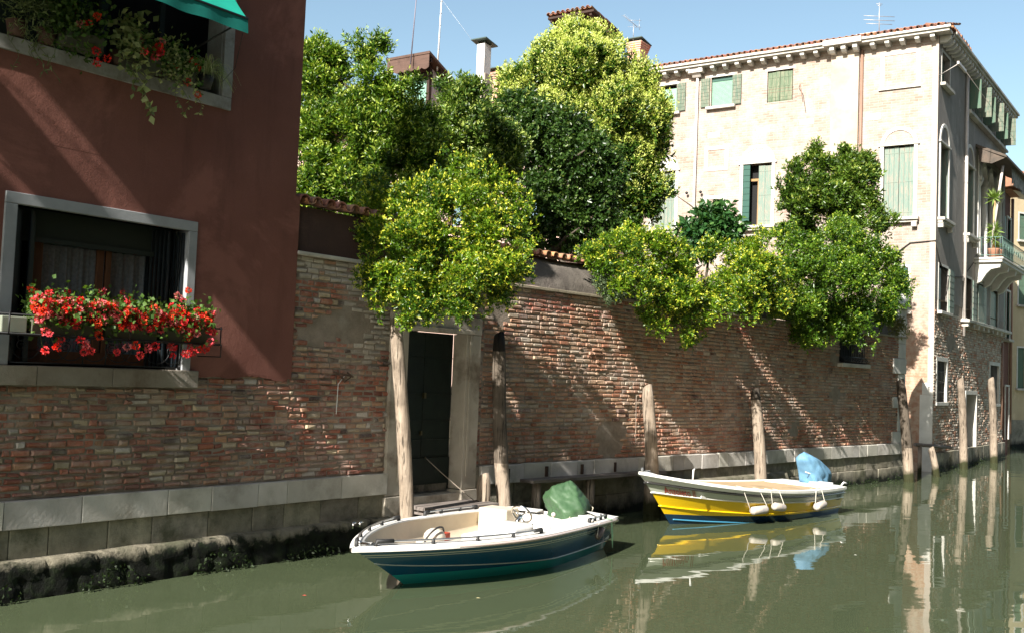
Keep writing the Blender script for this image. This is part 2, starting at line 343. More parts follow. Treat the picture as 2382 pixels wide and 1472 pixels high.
BRICK = mat_brick('old_brick')
MORTAR = mat('lime_mortar', (.29, .24, .195), (.20, .165, .13), 5, .95, .8, 30, .02, stain=(.34, .31, .27), sscale=1.5)
STONE = mat('istrian_stone', (.53, .505, .46), (.42, .395, .35), 2.5, .8, .5, 24, .012, attr=True, stain=(.22, .20, .16), sscale=1.3, sp=(.52, .72))
STONE_W = mat('white_stone', (.60, .58, .54), (.48, .46, .42), 2.5, .75, .25, 30, .006, attr=True)
TIDE = mat_tide('tide_stone', (.30, .275, .215), (.17, .155, .12), .20, .12)
TIDE2 = mat_tide('weedy_stone', (.23, .205, .155), (.11, .10, .07), .31, .04)
PLASTER = mat_plaster('red_plaster', (.215, .092, .072), (.168, .068, .053), (.105, .045, .036))
PARAPET = mat_plaster('brown_render', (.085, .048, .04), (.055, .034, .03), (.03, .022, .02))
CEMENT = mat('grey_cement', (.15, .13, .11), (.09, .078, .066), 3, .95, .8, 25, .02, stain=(.05, .04, .035), sscale=1.4)
TILE = mat('clay_tile', (.42, .19, .11), (.30, .14, .09), 5, .85, .4, 40, .006, attr=True, stain=(.17, .13, .10), sscale=4)
IRON = mat_flat('wrought_iron', (.012, .012, .013), .5, .3)
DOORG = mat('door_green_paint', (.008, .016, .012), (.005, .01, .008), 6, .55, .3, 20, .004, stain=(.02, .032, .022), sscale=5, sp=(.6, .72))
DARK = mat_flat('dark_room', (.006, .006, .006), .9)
SHDARK = mat_flat('dark_shutter_paint', (.006, .010, .013), .35)
WOODB = mat_wood('brown_window_wood', (.11, .045, .018), (.07, .028, .012))
CURT = mat('lace_curtain', (.14, .15, .18), (.08, .09, .11), 30, .9)
GLASS = mat_glass('window_glass')
LEAF = mat_leaf('leaf_green'); LEAF_M = mat_leaf('leaf_matte', .6, .35); PETAL = mat_leaf('petal', .6, .3)
BARK = mat_wood('bark', (.10, .08, .06), (.05, .04, .03))
POST = mat_wood('weathered_post', (.40, .33, .26), (.22, .17, .13), tide=True, bump=.8)
PLANKW = mat_wood('grey_plank', (.22, .19, .17), (.12, .10, .09), vertical=False)
# ------------------------------------------------------------------ water and garden ground
def water():
    m, t, n, l, b = nodes('canal_water'); co = n.new('ShaderNodeTexCoord'); vec = co.outputs['Object']
    c = mix(n, l, ramp(n, l, noise_n(n, l, vec, .35, 4), .3, .7), (.050, .064, .034), (.058, .073, .040)); l.new(c, b.inputs['Base Color'])
    _set(b, 'Roughness', .015); _set(b, 'IOR', 1.333); _set(b, 'Specular IOR Level', .5)
    mp = n.new('ShaderNodeMapping'); mp.inputs['Rotation'].default_value = (0, 0, R(-12)); mp.inputs['Scale'].default_value = (.55, 1.5, 1); l.new(vec, mp.inputs[0])
    h1 = noise_n(n, l, mp.outputs[0], .9, 2, .4); h2 = noise_n(n, l, mp.outputs[0], 3.2, 2, .5)
    n1 = bump_n(n, l, h1, 1., .006); l.new(bump_n(n, l, h2, 1., .0007, n1), b.inputs['Normal'])
    mb = MB(); mb.quad((-400, -200, 0), (400, -200, 0), (400, 900, 0), (-400, 900, 0))
    tag(mb.build('canal_water', m), 'still green canal water reflecting the boats and walls', None, None, 'structure')
water()
gm = MB(); P = [F1.w(-9, .4, 1.0), F1.w(3.65, .4, 1.0), F2.w(.1, .4, 1.0), F2.w(15.5, .4, 1.0), F2.w(15.5, 4.5, 1.0), F3.w(-6, 1.2, 1.0), F3.w(-40, 1.2, 1.0), Vector((-40, 30, 1))]
gm.add(P, [tuple(range(len(P)))]); tag(gm.build('garden_ground', mat('soil', (.07, .055, .035), (.05, .05, .02), 2, .95, .5)), 'garden soil behind the canal wall', None, None, 'structure')

def barrel_tiles(mb, x0, x1, yf, zf, ly, slope, pitch=.19, row=.36, seed=1, rad=.062):   # half-round tiles, alternately up and down
    rn = random.Random(seed); n = int((x1-x0)/pitch); rows = max(1, int(round(ly/row)))
    for i in range(n+1):
        for k in range(rows):
            for up in (1, 0):
                cx = x0+pitch*(i+(0 if up else .5))+rn.uniform(-.012, .012); ya = yf+row*k-.03+rn.uniform(-.015, .015); yb = ya+row+.06
                t = rn.uniform(.6, 1.25); col = (t, t*rn.uniform(.85, 1.15), t*rn.uniform(.8, 1.2)); pts = []
                for y, rr in ((ya, rad*1.1), (yb, rad*.9)):
                    zc = zf+(y-yf)*slope+(.018 if y == ya else 0)+rn.uniform(-.004, .004)+(0 if up else .035)
                    for j in range(7):
                        th = math.pi*j/6; pts.append((cx+rr*math.cos(th), y, zc+(rr*math.sin(th) if up else -rr*math.sin(th)*.8)))
                mb.add(pts, [(j, j+1, 8+j, 7+j) for j in range(6)], col, True)
                pt2 = [(p[0], p[1], p[2]-.014) for p in pts]; mb.add(pt2, [(j, 7+j, 8+j, j+1) for j in range(6)], col, True)
                for a in (0,): mb.add([pts[j] for j in range(7)]+[pt2[j] for j in range(7)], [(j, 7+j, 8+j, j+1) for j in range(6)], col)
# ------------------------------------------------------------------ red house
house = thing('red_house', 'dark red plastered house with two flowered windows above a worn brick base', 'house', F1)
LW = (-3.48, -1.565, 2.22, 3.73); UW = (-5.6, -1.245, 5.31, 7.4)
mb = MB(); wall(mb, -13, 0, 2.19, 4.36, -.035, .4, [(-3.6, -1.46, 2.1, 3.84)]); 
wall(mb, -13, -.07, 4.36, 10.2, -.036, .4, [(-5.74, -1.11, 5.17, 7.54)])
mb.quad((-.07, -.036, 4.36), (0, -.036, 4.36), (0, .4, 4.36), (-.07, .4, 4.36))
mb.quad((0, -.03, 2.19), (0, .8, 2.19), (0, .8, 4.36), (0, -.03, 4.36)); mb.quad((-.07, .4, 4.36), (-.07, .8, 4.36), (-.07, .8, 10.2), (-.07, .4, 10.2))
mb.quad((-13, .8, 1), (-13, -.03, 1), (-13, -.03, 10.2), (-13, .8, 10.2)); mb.quad((0, .8, 1), (-13, .8, 1), (-13, .8, 10.2), (0, .8, 10.2))
xx = -1.36                                                      # ragged lower edge of the render over the bricks
while xx < 0:
    nx_ = min(0, xx+.03); a_, b_ = (max(0, .045+.075*noise.noise((q*2.6, 4, 1))+.03*noise.noise((q*14, 2, 7))) for q in (xx, nx_)); mb.add([(xx, -.035, 2.19), (nx_, -.035, 2.19), (nx_, -.033, 2.19-b_), (xx, -.033, 2.19-a_), (nx_, -.0, 2.19-b_), (xx, -.0, 2.19-a_)], [(3, 2, 1, 0), (5, 4, 2, 3)]); xx = nx_ if nx_ < 0 else .1
mb.build('plaster_wall', PLASTER, house)
def pal_old(x, z, rn):
    r = rn.random(); k = rn.uniform(.75, 1.2)
    if r < .40: c = (.29*k, .115*k, .075*k)
    elif r < .62: c = (.22*k, .090*k, .065*k)
    elif r < .82: c = (.33*k, .19*k, .12*k)
    elif r < .93: c = (.36*k, .285*k, .19*k)
    elif r < .96: c = (.10*k, .07*k, .06*k)
    else: c = (.40*k, .36*k, .32*k)
    g = max(0, noise.noise((x*.8, z*.8, 7))); return tuple(a*(1-.45*g)+b*.45*g for a, b in zip(c, (.30, .26, .22)))
mb = MB(); wall(mb, -13, 0, .93, 2.19, 0, .35, [(-3.6, -1.46, 2.1, 3.84)]); mb.build('mortar_backing', MORTAR, house)
mb = MB(); bricks(mb, -5.2, 0, .945, 2.18, [(-5.5, -1.37, 2.0, 3)], pal_old, 0, .028, .068, seed=3, rough=.010); mb.build('brick_base', BRICK, house)
mb = MB(); blocks(mb, -6, 0, .655, .925, -.075, .3, .45, 1.0, 5); mb.build('stone_band', STONE, house, bevel=.008)
mb = MB(); blocks(mb, -6, 0, .36, .65, -.03, .3, .35, .8, 6, .008, .1); mb.build('foundation', TIDE, house, bevel=.01)
def rough_footing(name, parent, x0, x1, ytop, zt, fr, seed, zb=-.4):
    nx, nz = int((x1-x0)/.06), 16; V = []; rn = random.Random(seed)
    for i in range(nx+1):
        for k in range(nz+1):
            x = x0+(x1-x0)*i/nx; q = k/nz
            if k < 3: y = -ytop*k/2*.9 if k < 2 else -ytop; z = zt-(0 if k < 2 else .02)
            else: z = zt-.03-(zt-zb)*(q-.1); y = -ytop-.05*q
            d = noise.fractal((x*2.2, z*3, seed), 1, 2, 4)*.018+noise.noise((x*11, z*13, seed))*.010+(.012 if abs((z/.19+.1) % 1) < .12 else 0)
            jn = .035 if abs(((x+.3*math.floor(z/.19))/.55) % 1) < .11 else 0
            V.append((x, y+d+jn, z+noise.noise((x*2.2, 5, seed))*.014))
    Fq = [(i*(nz+1)+k, i*(nz+1)+k+1, (i+1)*(nz+1)+k+1, (i+1)*(nz+1)+k) for i in range(nx) for k in range(nz)]
    me = np_mesh(name, V, Fq, np.ones((len(Fq), 3)), True); return link(name, me, TIDE2, parent, fr.M)
rough_footing('footing', house, -7, 0, .15, .37, F1, 11)
# stone surrounds
ev = MB(); ev.box(-13.3, .2, -.25, .85, 10.2, 10.32)
for i in range(30): ev.box(-13.1+.44*i, -12.98+.44*i, -.22, -.02, 10.08, 10.195)
ev.build('eave', STONE, house); ev = MB(); ev.add([(-13.3, -.28, 10.33), (.25, -.28, 10.33), (.25, .9, 10.6), (-13.3, .9, 10.6)], [(0, 1, 2, 3)], (.6, .6, .6)); ev.build('tile_roof', TILE, house)
mb = MB(); y0 = -.062
mb.box(-3.60, -1.46, y0, .0, 3.73, 3.84); mb.box(-1.565, -1.46, y0, .0, 2.21, 3.728); mb.box(-3.60, -3.48, y0, .0, 2.21, 3.728)
mb.box(-1.567, -1.55, .0, .25, 2.21, 3.73); mb.build('window_surround', mat('grey_stone_frame', (.32, .33, .34), (.25, .26, .27), 3, .8, .3, 30, .006), house, bevel=.006)
mb = MB(); blocks(mb, -5.3, -1.37, 2.02, 2.208, -.10, .25, .7, 1.3, 4, .004, .03); mb.build('window_sill', mat('sill_stone', (.30, .27, .23), (.24, .21, .175), 3, .8, .6, 26, .014, attr=True, stain=(.16, .12, .09), sscale=2), house, bevel=.008)
SURR = mat('pale_frame', (.38, .38, .37), (.30, .29, .28), 3, .8, .3, 30, .006, stain=(.15, .13, .11), sscale=2)
mb = MB(); mb.box(-6, -1.11, y0, .02, 5.165, 5.305); mb.box(-1.243, -1.11, y0-.002, .02, 5.308, 7.5); mb.box(-1.26, -1.243, -.03, .24, 5.31, 7.5); mb.build('window_surround', SURR, house, bevel=.006)
# lower window: room, casements, curtain, shutters, header
win = MB(); win.box(-3.3, -1.75, .235, .26, 2.23, 2.36); win.box(-3.3, -1.75, .235, .26, 3.50, 3.56)
for x, w_ in ((-3.18, .13), (-2.46, .075), (-2.36, .06), (-1.82, .07)): win.box(x, x+w_, .228, .27, 2.36, 3.50)
wn = win.build('window_frame', WOODB, house, bevel=.006)
mb = MB(); mb.quad((-3.06, .25, 2.36), (-2.46, .25, 2.36), (-2.46, .25, 3.5), (-3.06, .25, 3.5)); mb.quad((-2.30, .25, 2.36), (-1.82, .25, 2.36), (-1.82, .25, 3.5), (-2.30, .25, 3.5)); mb.build('pane', GLASS, wn)
V = []; nx = 120
for i in range(nx+1):
    x = -3.1+1.35*i/nx; y = .36+.022*math.sin(x*42)+.014*math.sin(x*97+1)
    V += [(x, y, 2.34), (x, y*1.0, 3.52)]
link('curtain', np_mesh('curtain', V, [(2*i, 2*i+2, 2*i+3, 2*i+1) for i in range(nx)], None, True), CURT, house)
mb = MB(); mb.box(-3.5, -1.55, .20, .30, 3.44, 3.74); mb.box(-3.5, -1.55, .17, .20, 3.42, 3.47); mb.build('blind_box', mat_flat('dark_green_box', (.010, .016, .011), .6), house)
for x0, x1, ya, yb in ((-3.47, -3.30, .0, .20), (-3.29, -3.16, .05, .22), (-1.86, -1.72, .05, .22), (-1.71, -1.575, .0, .2)):
    n_ = 5; mb = MB()
    for i in range(n_):
        a = x0+(x1-x0)*i/n_; b_ = x0+(x1-x0)*(i+.86)/n_; c = ya+(yb-ya)*i/n_ if x0 < -2.5 else yb-(yb-ya)*(i+1)/n_
        mb.box(a, b_, c, c+.03, 2.24, 3.71-.0*i)
    mb.build('shutter', SHDARK, house, bevel=.004)
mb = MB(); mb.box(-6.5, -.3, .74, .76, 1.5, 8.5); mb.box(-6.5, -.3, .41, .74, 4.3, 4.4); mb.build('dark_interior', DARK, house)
mb = MB(); mb.box(-3.6, -3.35, .30, .34, 5.3, 7.5)
for i in range(9): mb.box(-3.34+.085*i, -3.265+.085*i, .27, .30, 5.32, 7.45)
mb.box(-1.9, -1.84, .22, .26, 5.3, 7.5); mb.box(-2.6, -2.52, .22, .26, 5.3, 7.5); mb.build('shutter', mat_flat('bottle_green', (.008, .018, .013), .6), house)
# iron railing in the lower window
rl = MB(); zt = 2.50; yy = -.03
rl.tube([(-3.47, yy, zt), (-1.57, yy, zt)], .009); rl.tube([(-3.47, yy, 2.235), (-1.57, yy, 2.235)], .008)
for x in (-3.47, -2.71, -2.46, -1.57): rl.tube([(x, yy, 2.22), (x, yy, zt)], .008, 6)
def circ(mb, cx, cz, r, a0, a1, y, t=.005, turns=1., r1=None, n=22):
    mb.tube([(cx+(r+((r1 or r)-r)*i/n)*math.cos(R(a0+(a1-a0)*i/n)), y, cz+(r+((r1 or r)-r)*i/n)*math.sin(R(a0+(a1-a0)*i/n))) for i in range(n+1)], t, 5)
for cx in (-3.30, -3.0, -2.84, -2.585, -2.32, -2.15, -1.86, -1.68): circ(rl, cx, 2.42, .15, 180, 360, yy)
for cx in (-2.90, -2.76, -2.40, -2.26, -3.35, -1.70): circ(rl, cx, 2.40, .055, 0, 500, yy, .005, r1=.012); circ(rl, cx, 2.475, .035, 0, 360, yy, .004)
rl.build('railing', IRON, house)
# rack that carries the flower boxes, sticking out of the sill
rk = MB(); zr = 2.50
for z in (zr, zr+.17): rk.tube([(-3.95, -.50, z), (-1.40, -.50, z)], .008, 6)
rk.tube([(-3.95, -.24, zr), (-1.40, -.24, zr)], .007, 6)
for x in (-3.72, -2.5, -1.42): rk.tube([(x, .0, zr), (x, -.51, zr), (x, -.51, zr+.19)], .008, 6)
rk.tube([(-1.40, -.5, zr), (-1.40, -.5, zr-.13), (-1.40, -.1, zr-.13)], .007, 6); rk.box(-3.8, -1.42, -.49, -.22, zr-.012, zr-.004)
rk.build('flower_rack', IRON, house)
# awnings: one is in view, the rest are added to cast gapped shade
AW = mat('green_canvas', (.005, .30, .22), (.004, .25, .18), 4, .8, .2, 60, .003); AWV = mat('green_valance', (.003, .15, .12), (.003, .12, .10), 4, .8)
def awning(xl, xa, zf, label):
    t = thing('window_awning', label, 'awning', F1, group=None); n_ = 12; nx = 26; V = []
    for i in range(nx+1):
        x = xl+(xa-xl)*i/nx
        for k in range(n_+1): q = k/n_; V.append((x, -.07-.71*q, zf+.98-1.03*q-.10*math.sin(math.pi*q)*(.5+.5*math.cos((x-xa)*4))))
    link('canvas', np_mesh('canvas', V, [(i*(n_+1)+k, i*(n_+1)+k+1, (i+1)*(n_+1)+k+1, (i+1)*(n_+1)+k) for i in range(nx) for k in range(n_)], None, True), AW, t)
    V = []
    for i in range(61): x = xl+(xa-xl)*i/60; V += [(x, -.785, zf-.05), (x, -.795+.012*math.sin(x*13), zf-.205+.006*math.sin(x*9))]
    link('valance', np_mesh('valance', V, [(2*i, 2*i+1, 2*i+3, 2*i+2) for i in range(60)], None, True), AWV, t)
    mb = MB(); mb.tube([(xl, -.78, zf-.045), (xa, -.78, zf-.045)], .016, 8); mb.build('front_bar', IRON, t)
    for x in (xa-.04, xl+.04): mb = MB(); mb.tube([(x, -.77, zf-.07), (x-.25, -.03, zf-.42)], .011, 6); mb.build('arm', IRON, t)
    mb = MB(); mb.tube([(xa-.02, -.77, zf-.07), (xa+.12, -.45, zf-.5), (xa+.25, -.06, zf-.57)], .003, 4); mb.build('cord', IRON, t)
awning(-5.72, -1.50, 6.03, 'emerald green canvas awning over the upper window of the red house')
awning(-6.97, -6.12, 6.03, 'short unseen green awning added so light gaps fall on the red house wall')
awning(-12.0, -7.17, 6.03, 'long unseen green awning added at the left to shade the red house wall')
awning(-9.22, -1.50, 9.1, 'long unseen green awning added on the top floor to shade the red house wall')
awning(-10.40, -9.72, 9.1, 'short unseen green awning added on the top floor to split the light on the red house')
awning(-12.9, -10.62, 9.1, 'far unseen green awning added on the top floor to shade the red house wall')

# ------------------------------------------------------------------ garden wall with the water door
gw = thing('garden_wall', 'long old brick canal wall with a green water door and stone band', 'wall', F2)
DX0, DX1, DZ = 2.03, 3.27, 2.86
def pal_gw(x, z, rn):
    k = rn.uniform(.75, 1.2); r = rn.random(); hi = (z-2.6)+noise.noise((x*1.1, z*1.1, 3))*1.0
    if x < 3 and hi > .35 and r < .7: return (.36*k, .32*k, .27*k)
    return pal_old(x, z, rn)
def pal_gw2(x, z, rn):
    k = rn.uniform(.8, 1.15); r = rn.random(); n0 = noise.noise((x*.45, z*.9, 13))
    if z < 1.45: return (.30*k, .135*k, .085*k) if r < .7 else (.36*k, .22*k, .14*k)
    if z > 3.3 and noise.noise((x*.9, z, 31)) > .22: return (.28*k, .11*k, .075*k)
    if r < .45: return (.33*k, .19*k, .125*k)
    if r < .66: return (.30*k, .14*k, .085*k)
    if r < .88: return (.38*k, .25*k, .165*k)
    return (.36*k, .29*k, .22*k) if r < .97 else (.16*k, .09*k, .07*k)
mb = MB(); wall(mb, 0, 3.71, .93, 3.66, 0, .35, [(1.74, 3.58, .2, 3.12)]); mb.build('mortar_backing', MORTAR, gw, F1)
mb = MB(); bricks(mb, 0, 3.70, .945, 3.655, [(1.72, 3.60, .2, 3.12)], pal_gw, 0, .022, .068, seed=5, rough=.010, keep=lambda x, z: noise.noise((x*1.6, z*1.6, 9)) < .38 or z < 2.5); mb.build('brick_face', BRICK, gw, F1)
mb = MB(); WB = (12.05, 13.35, 2.92, 3.62); wall(mb, 0, 15.95, .93, 3.66, 0, .35, [WB]); mb.build('mortar_backing', MORTAR, gw)
mb = MB(); bricks(mb, .02, 15.5, .945, 3.655, [WB, (12.0, 13.7, 2.8, 2.92)], pal_gw2, 0, .020, .069, seed=6, rough=.006, bl=.23, keep=lambda x, z: noise.noise((x*.8, z*1.1, 21)) < .42); mb.build('brick_face', BRICK, gw)
mb = MB(); blocks(mb, 0, 1.72, .655, .93, -.075, .3, .4, .9, 15); mb.box(0, 3.7, -.06, .1, 3.655, 3.70); mb.build('stone_band', STONE, gw, F1, bevel=.008)
mb = MB(); blocks(mb, .0, 15.97, .66, .935, -.085, .3, .35, .75, 16, .007, .09, .006); mb.build('stone_band', STONE, gw, bevel=.01)
mb = MB(); mb.box(0, 15.95, -.055, .1, 3.655, 3.70, (.6, .55, .45)); mb.build('ledge', STONE, gw, bevel=.006)
mb = MB(); blocks(mb, 0, 1.72, .36, .65, -.03, .3, .35, .8, 17, .008, .1); blocks(mb, 3.6, 3.72, .3, .93, -.03, .3, .3, .5, 18); mb.build('foundation', TIDE, gw, F1, bevel=.01)
mb = MB(); blocks(mb, .0, 15.95, .34, .655, -.035, .3, .5, .9, 19, .008, .1); blocks(mb, 0, 15.9, -.3, .335, -.05, .3, .5, .9, 20, .01, .1, .01); mb.build('foundation', TIDE, gw, bevel=.012)
rough_footing('footing', gw, 0, 1.75, .15, .37, F1, 12); rough_footing('footing', gw, 1.75, 3.75, .06, .12, F1, 14)
rough_footing('ruined_footing', gw, 5.6, 9.3, .20, .47, F2, 23)
# quoins at the far end
mb = MB(); z = .94; i = 0; rn = random.Random(4)
while z < 4.3:
    h = rn.uniform(.26, .42); mb.box(15.5-(.35 if i % 3 == 0 else .0), 15.97, -.02-(.02 if i % 3 == 0 else 0), .36, z+.004, min(z+h, 4.4)-.004); z += h; i += 1
mb.box(15.4, 16.05, -.10, .45, 4.41, 4.52); mb.prism([(-.10, 4.52), (.45, 4.52), (.17, 5.0)], 15.42, 16.03); mb.build('end_quoins', STONE_W, gw, bevel=.012)
# sloping cap along the top
mb = MB(); mb.prism([(0, 3.70), (.38, 3.70), (.38, 4.26), (.02, 4.26)], 0, 3.70); mb.build('parapet', PARAPET, gw, F1)
mb = MB(); V = []; nx = 260; prof = [(-.03, 3.70), (.0, 3.82), (.09, 3.95), (.2, 4.08), (.33, 4.2), (.42, 4.25), (.6, 4.1)]
for i in range(nx+1):
    x = 15.4*i/nx; k = 1-.25*min(x/3, 1)*0
    for y, z in prof: V.append((x, y+noise.noise((x*2, z*4, 2))*.03, z+noise.noise((x*1.5, y*4, 5))*.03))
m_ = len(prof); link('sloping_cap', np_mesh('sloping_cap', V, [(i*m_+k, (i+1)*m_+k, (i+1)*m_+k+1, i*m_+k+1) for i in range(nx) for k in range(m_-1)], None, True), CEMENT, gw)
mb = MB(); barrel_tiles(mb, .05, 3.7, -.05, 4.31, .45, .15, .21, seed=2, rad=.07); mb.build('coping_tiles', TILE, gw, F1)
mb = MB(); barrel_tiles(mb, .1, 5.2, .26, 4.27, .36, .12, .2, seed=3); mb.build('coping_tiles', TILE, gw)
# door surround, door, threshold
mb = MB(); mb.box(1.70, 2.03, -.055, .21, .62, 2.86); mb.box(1.68, 2.03, -.075, .21, .18, .61); mb.box(3.27, 3.60, -.055, .21, .62, 2.86); mb.box(3.25, 3.62, -.08, .21, .18, .61)
mb.box(1.69, 3.61, -.06, .21, 2.865, 3.11); mb.box(1.95, 3.42, -.085, -.06, 2.862, 2.93); mb.box(3.33, 3.39, -.072, -.055, .8, 2.86); mb.box(1.90, 1.96, -.072, -.055, .8, 2.86)
mb.box(1.9, 3.4, -.03, .3, .38, .575)
mb.build('door_surround', mat('door_stone', (.46, .41, .34), (.37, .33, .27), 2.5, .8, .5, 22, .012, stain=(.17, .135, .10), sscale=1.6), gw, F1, bevel=.01)
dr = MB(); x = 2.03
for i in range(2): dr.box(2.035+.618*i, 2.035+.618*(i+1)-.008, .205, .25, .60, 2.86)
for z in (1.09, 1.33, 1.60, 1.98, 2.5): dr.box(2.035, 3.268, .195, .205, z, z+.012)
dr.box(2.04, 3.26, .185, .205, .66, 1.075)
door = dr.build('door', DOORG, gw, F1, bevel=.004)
mb = MB(); mb.box(2.15, 3.2, .17, .185, .60, .70); mb.build('kick_board', mat('bleached_board', (.16, .14, .11), (.04, .04, .03), 9, .9), door, F1)
mb = MB(); mb.box(2.63, 2.67, .16, .2, 1.92, 2.0); mb.box(2.60, 2.63, .17, .2, 1.4, 1.46); mb.ball((2.72, .17, 1.08), .014); mb.build('handle', mat_flat('old_brass', (.12, .10, .05), .5, .6), door, F1)
# barred window
mb = MB()
for i in range(15):
    x = 12.05+1.3*i/14; mb.tube([(x, -.02, 3.75), (x, -.04, 3.05), (x, -.12, 2.98), (x, -.14, 2.92), (x, -.02, 2.90)], .009, 5)
for z in (3.05, 3.35, 3.65): mb.tube([(12.03, -.045, z), (13.38, -.045, z)], .009, 5)
for i in range(7): circ(mb, 12.14+.186*i, 2.99, .05, 0, 360, -.13, .006)
mb.build('window_bars', IRON, gw)
mb = MB(); mb.box(11.95, 13.5, -.14, .1, 2.80, 2.89); mb.build('window_sill', STONE, gw, bevel=.01)
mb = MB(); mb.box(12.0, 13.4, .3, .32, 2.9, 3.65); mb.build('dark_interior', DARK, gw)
mb = MB()
RUST = mat_flat('rusty_iron', (.05, .025, .015), .8)
for i in range(5): mb = MB(); mb.box(.55+.9*i, .6+.9*i, -.11, -.05, .72, .88); mb.build('iron_cramp', RUST, gw)

# ------------------------------------------------------------------ pale brick building on the far side
PAL = mat_shader_brick('pale_brick', (.335, .255, .215), (.265, .175, .135), (.39, .345, .305), (.42, .38, .34), .008, low=((.34, .19, .125), (.42, .31, .23)))
PIER = mat('pier_plaster', (.44, .37, .31), (.38, .30, .24), 1.5, .85, .3, 20, .01, stain=(.40, .29, .19), sscale=.8)
SIDE = mat_plaster('grey_render', (.30, .275, .25), (.235, .21, .19), (.15, .13, .115), .010)
SHUT = mat_peel('green_shutter', (.08, .12, .085), (.19, .175, .13)); SHUT2 = mat_peel('pale_green_shutter', (.14, .20, .165), (.24, .215, .175)); SHUT3 = mat_peel('dull_green_shutter', (.06, .12, .08), (.10, .12, .08))
SHD = mat_flat('teal_shutter', (.012, .07, .05), .5); MINT = mat_flat('mint_blind', (.20, .36, .27), .5)
PIPE = mat_flat('white_pipe', (.55, .50, .46), .5); PIPEB = mat_flat('brown_pipe', (.22, .13, .09), .6)
pz = thing('palazzo', 'tall pale brick building on the canal corner with green shutters', 'building', F3)
arch1 = (-5.93, -4.97, 7.35, 9.36); arch2 = (-1.51, -.64, 7.38, 9.55); arch0 = (-9.14, -8.32, 7.41, 9.36)
w0 = (-9.0, -8.36, 11.36, 12.33); w1 = (-7.13, -6.39, 11.38, 12.38); w2 = (-5.2, -4.36, 11.31, 12.33); wl_ = (-1.35, -.75, 4.61, 5.9)
mb = MB(); wall(mb, -12, 0, -.4, 12.75, 0, .3, [arch1, arch2, arch0, w0, w1, w2, wl_]); mb.build('brick_front', PAL, pz)
S1 = [(.42, 1.44, 11.40, 12.36), (4.0, 5.0, 11.42, 12.4), (6.42, 7.2, 11.42, 12.4), (8.75, 9.6, 11.42, 12.4), (.38, 1.42, 7.38, 9.62), (3.85, 5.05, 7.38, 9.66), (5.85, 10.3, 6.9, 10.3)]
S2 = [(.45, 1.62, 4.66, 6.0), (3.80, 5.0, 4.66, 6.0), (5.55, 7.3, 4.66, 6.0), (8.2, 9.6, 4.66, 6.0)]
S3 = [(.42, 1.62, 2.0, 3.2), (4.42, 6.0, .36, 2.25), (8.3, 10.0, 1.95, 3.32)]
mb = MB(); wall(mb, 0, 10.8, 5.0, 12.75, 0, .35, [S1[i] for i in range(7)]+S2); mb.build('rendered_side', SIDE, pz, F4)
mb = MB(); wall(mb, 0, 10.8, .5, 5.0, 0.004, .35, S2+S3); mb.build('mortar_backing', MORTAR, pz, F4)
def pal_side(x, z, rn):
    k = rn.uniform(.75, 1.2); r = rn.random()
    return (.42*k, .36*k, .29*k) if r < .55 else ((.36*k, .24*k, .17*k) if r < .85 else (.38*k, .17*k, .10*k))
mb = MB(); bricks(mb, 0, 10.8, .55, 5.3, [(h[0]-.05, h[1]+.05, h[2]-.06, h[3]+.08) for h in S2+S3], pal_side, 0, .016, .078, .012, .27, 41, keep=lambda x, z: z < 4.6+noise.noise((x*.9, 1, 3))*.7 and noise.noise((x*.7, z*.9, 8)) < .5); mb.build('side_brickwork', BRICK, pz, F4)
mb = MB(); mb.box(10.79, 10.81, .003, 8, .5, 12.72)
mb.build('end_wall', SIDE, pz, F4)
mb = MB(); blocks(mb, 0, 10.8, -.4, .53, -.10, .3, .7, 1.4, 44, .01, .1, .01); mb.build('foundation', TIDE, pz, F4, bevel=.01)
mb = MB(); mb.box(-.36, -.0, -.03, .2, .8, 2.2); mb.box(-.30, .0, -.025, .2, 2.205, 2.55); mb.box(-.34, .0, -.028, .2, -.3, .795); mb.build('corner_stones', STONE_W, pz, bevel=.01)
mb = MB(); mb.box(-.003, .28, -.012, .01, .8, 12.6); mb.box(-.22, .002, -.012, .01, 2.56, 12.6); 
# plain corner strips
mb2 = MB(); mb2.box(-.16, .004, -.010, .02, 2.56, 12.62); mb2.build('corner_strip', mat('corner_plaster', (.44, .37, .32), (.38, .31, .26), 3), pz, F3)
# openings: shutters, frames, sills
def planks(mb, x0, x1, z0, z1, y, t=.035, n=3, cut=0):
    for i in range(n):
        a = x0+(x1-x0)*i/n; b = x0+(x1-x0)*(i+1)/n-.006; zz = z1-random.uniform(0, .03)
        mb.box(a, b, y, y+t, z0+random.uniform(0, .02), zz)
    for z in (z0+.15, (z0+z1)/2, z1-.2): mb.box(x0+.02, x1-.02, y-.006, y, z, z+.03)
def win(parent, fr, h, kind, sill=True, white=True, name='window'):
    a, b, c, d = h; f = MB()
    if white: frame_rect(f, a, b, c, d, .07, -.012, .03, 'tlr' if kind != 'plain' else 't')
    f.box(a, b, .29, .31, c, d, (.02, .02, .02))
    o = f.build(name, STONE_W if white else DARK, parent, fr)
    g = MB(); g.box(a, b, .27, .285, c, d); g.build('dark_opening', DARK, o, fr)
    if sill: s_ = MB(); s_.box(a-.14, b+.14, -.14, .1, c-.09, c); s_.build('sill', STONE, o, fr, bevel=.008)
    return o
o = win(pz, F3, w1, 'plain'); s_ = MB(); s_.box(w1[0], w1[1], .10, .12, w1[2], w1[3]-.12)
for i in range(22): s_.box(w1[0], w1[1], .088, .1, w1[2]+.04*i, w1[2]+.04*i+.03)
s_.build('roller_blind', MINT, o, F3); s_ = MB(); s_.box(w1[0], w1[1], .07, .11, w1[3]-.13, w1[3]); s_.build('blind_box', SHD, o, F3)
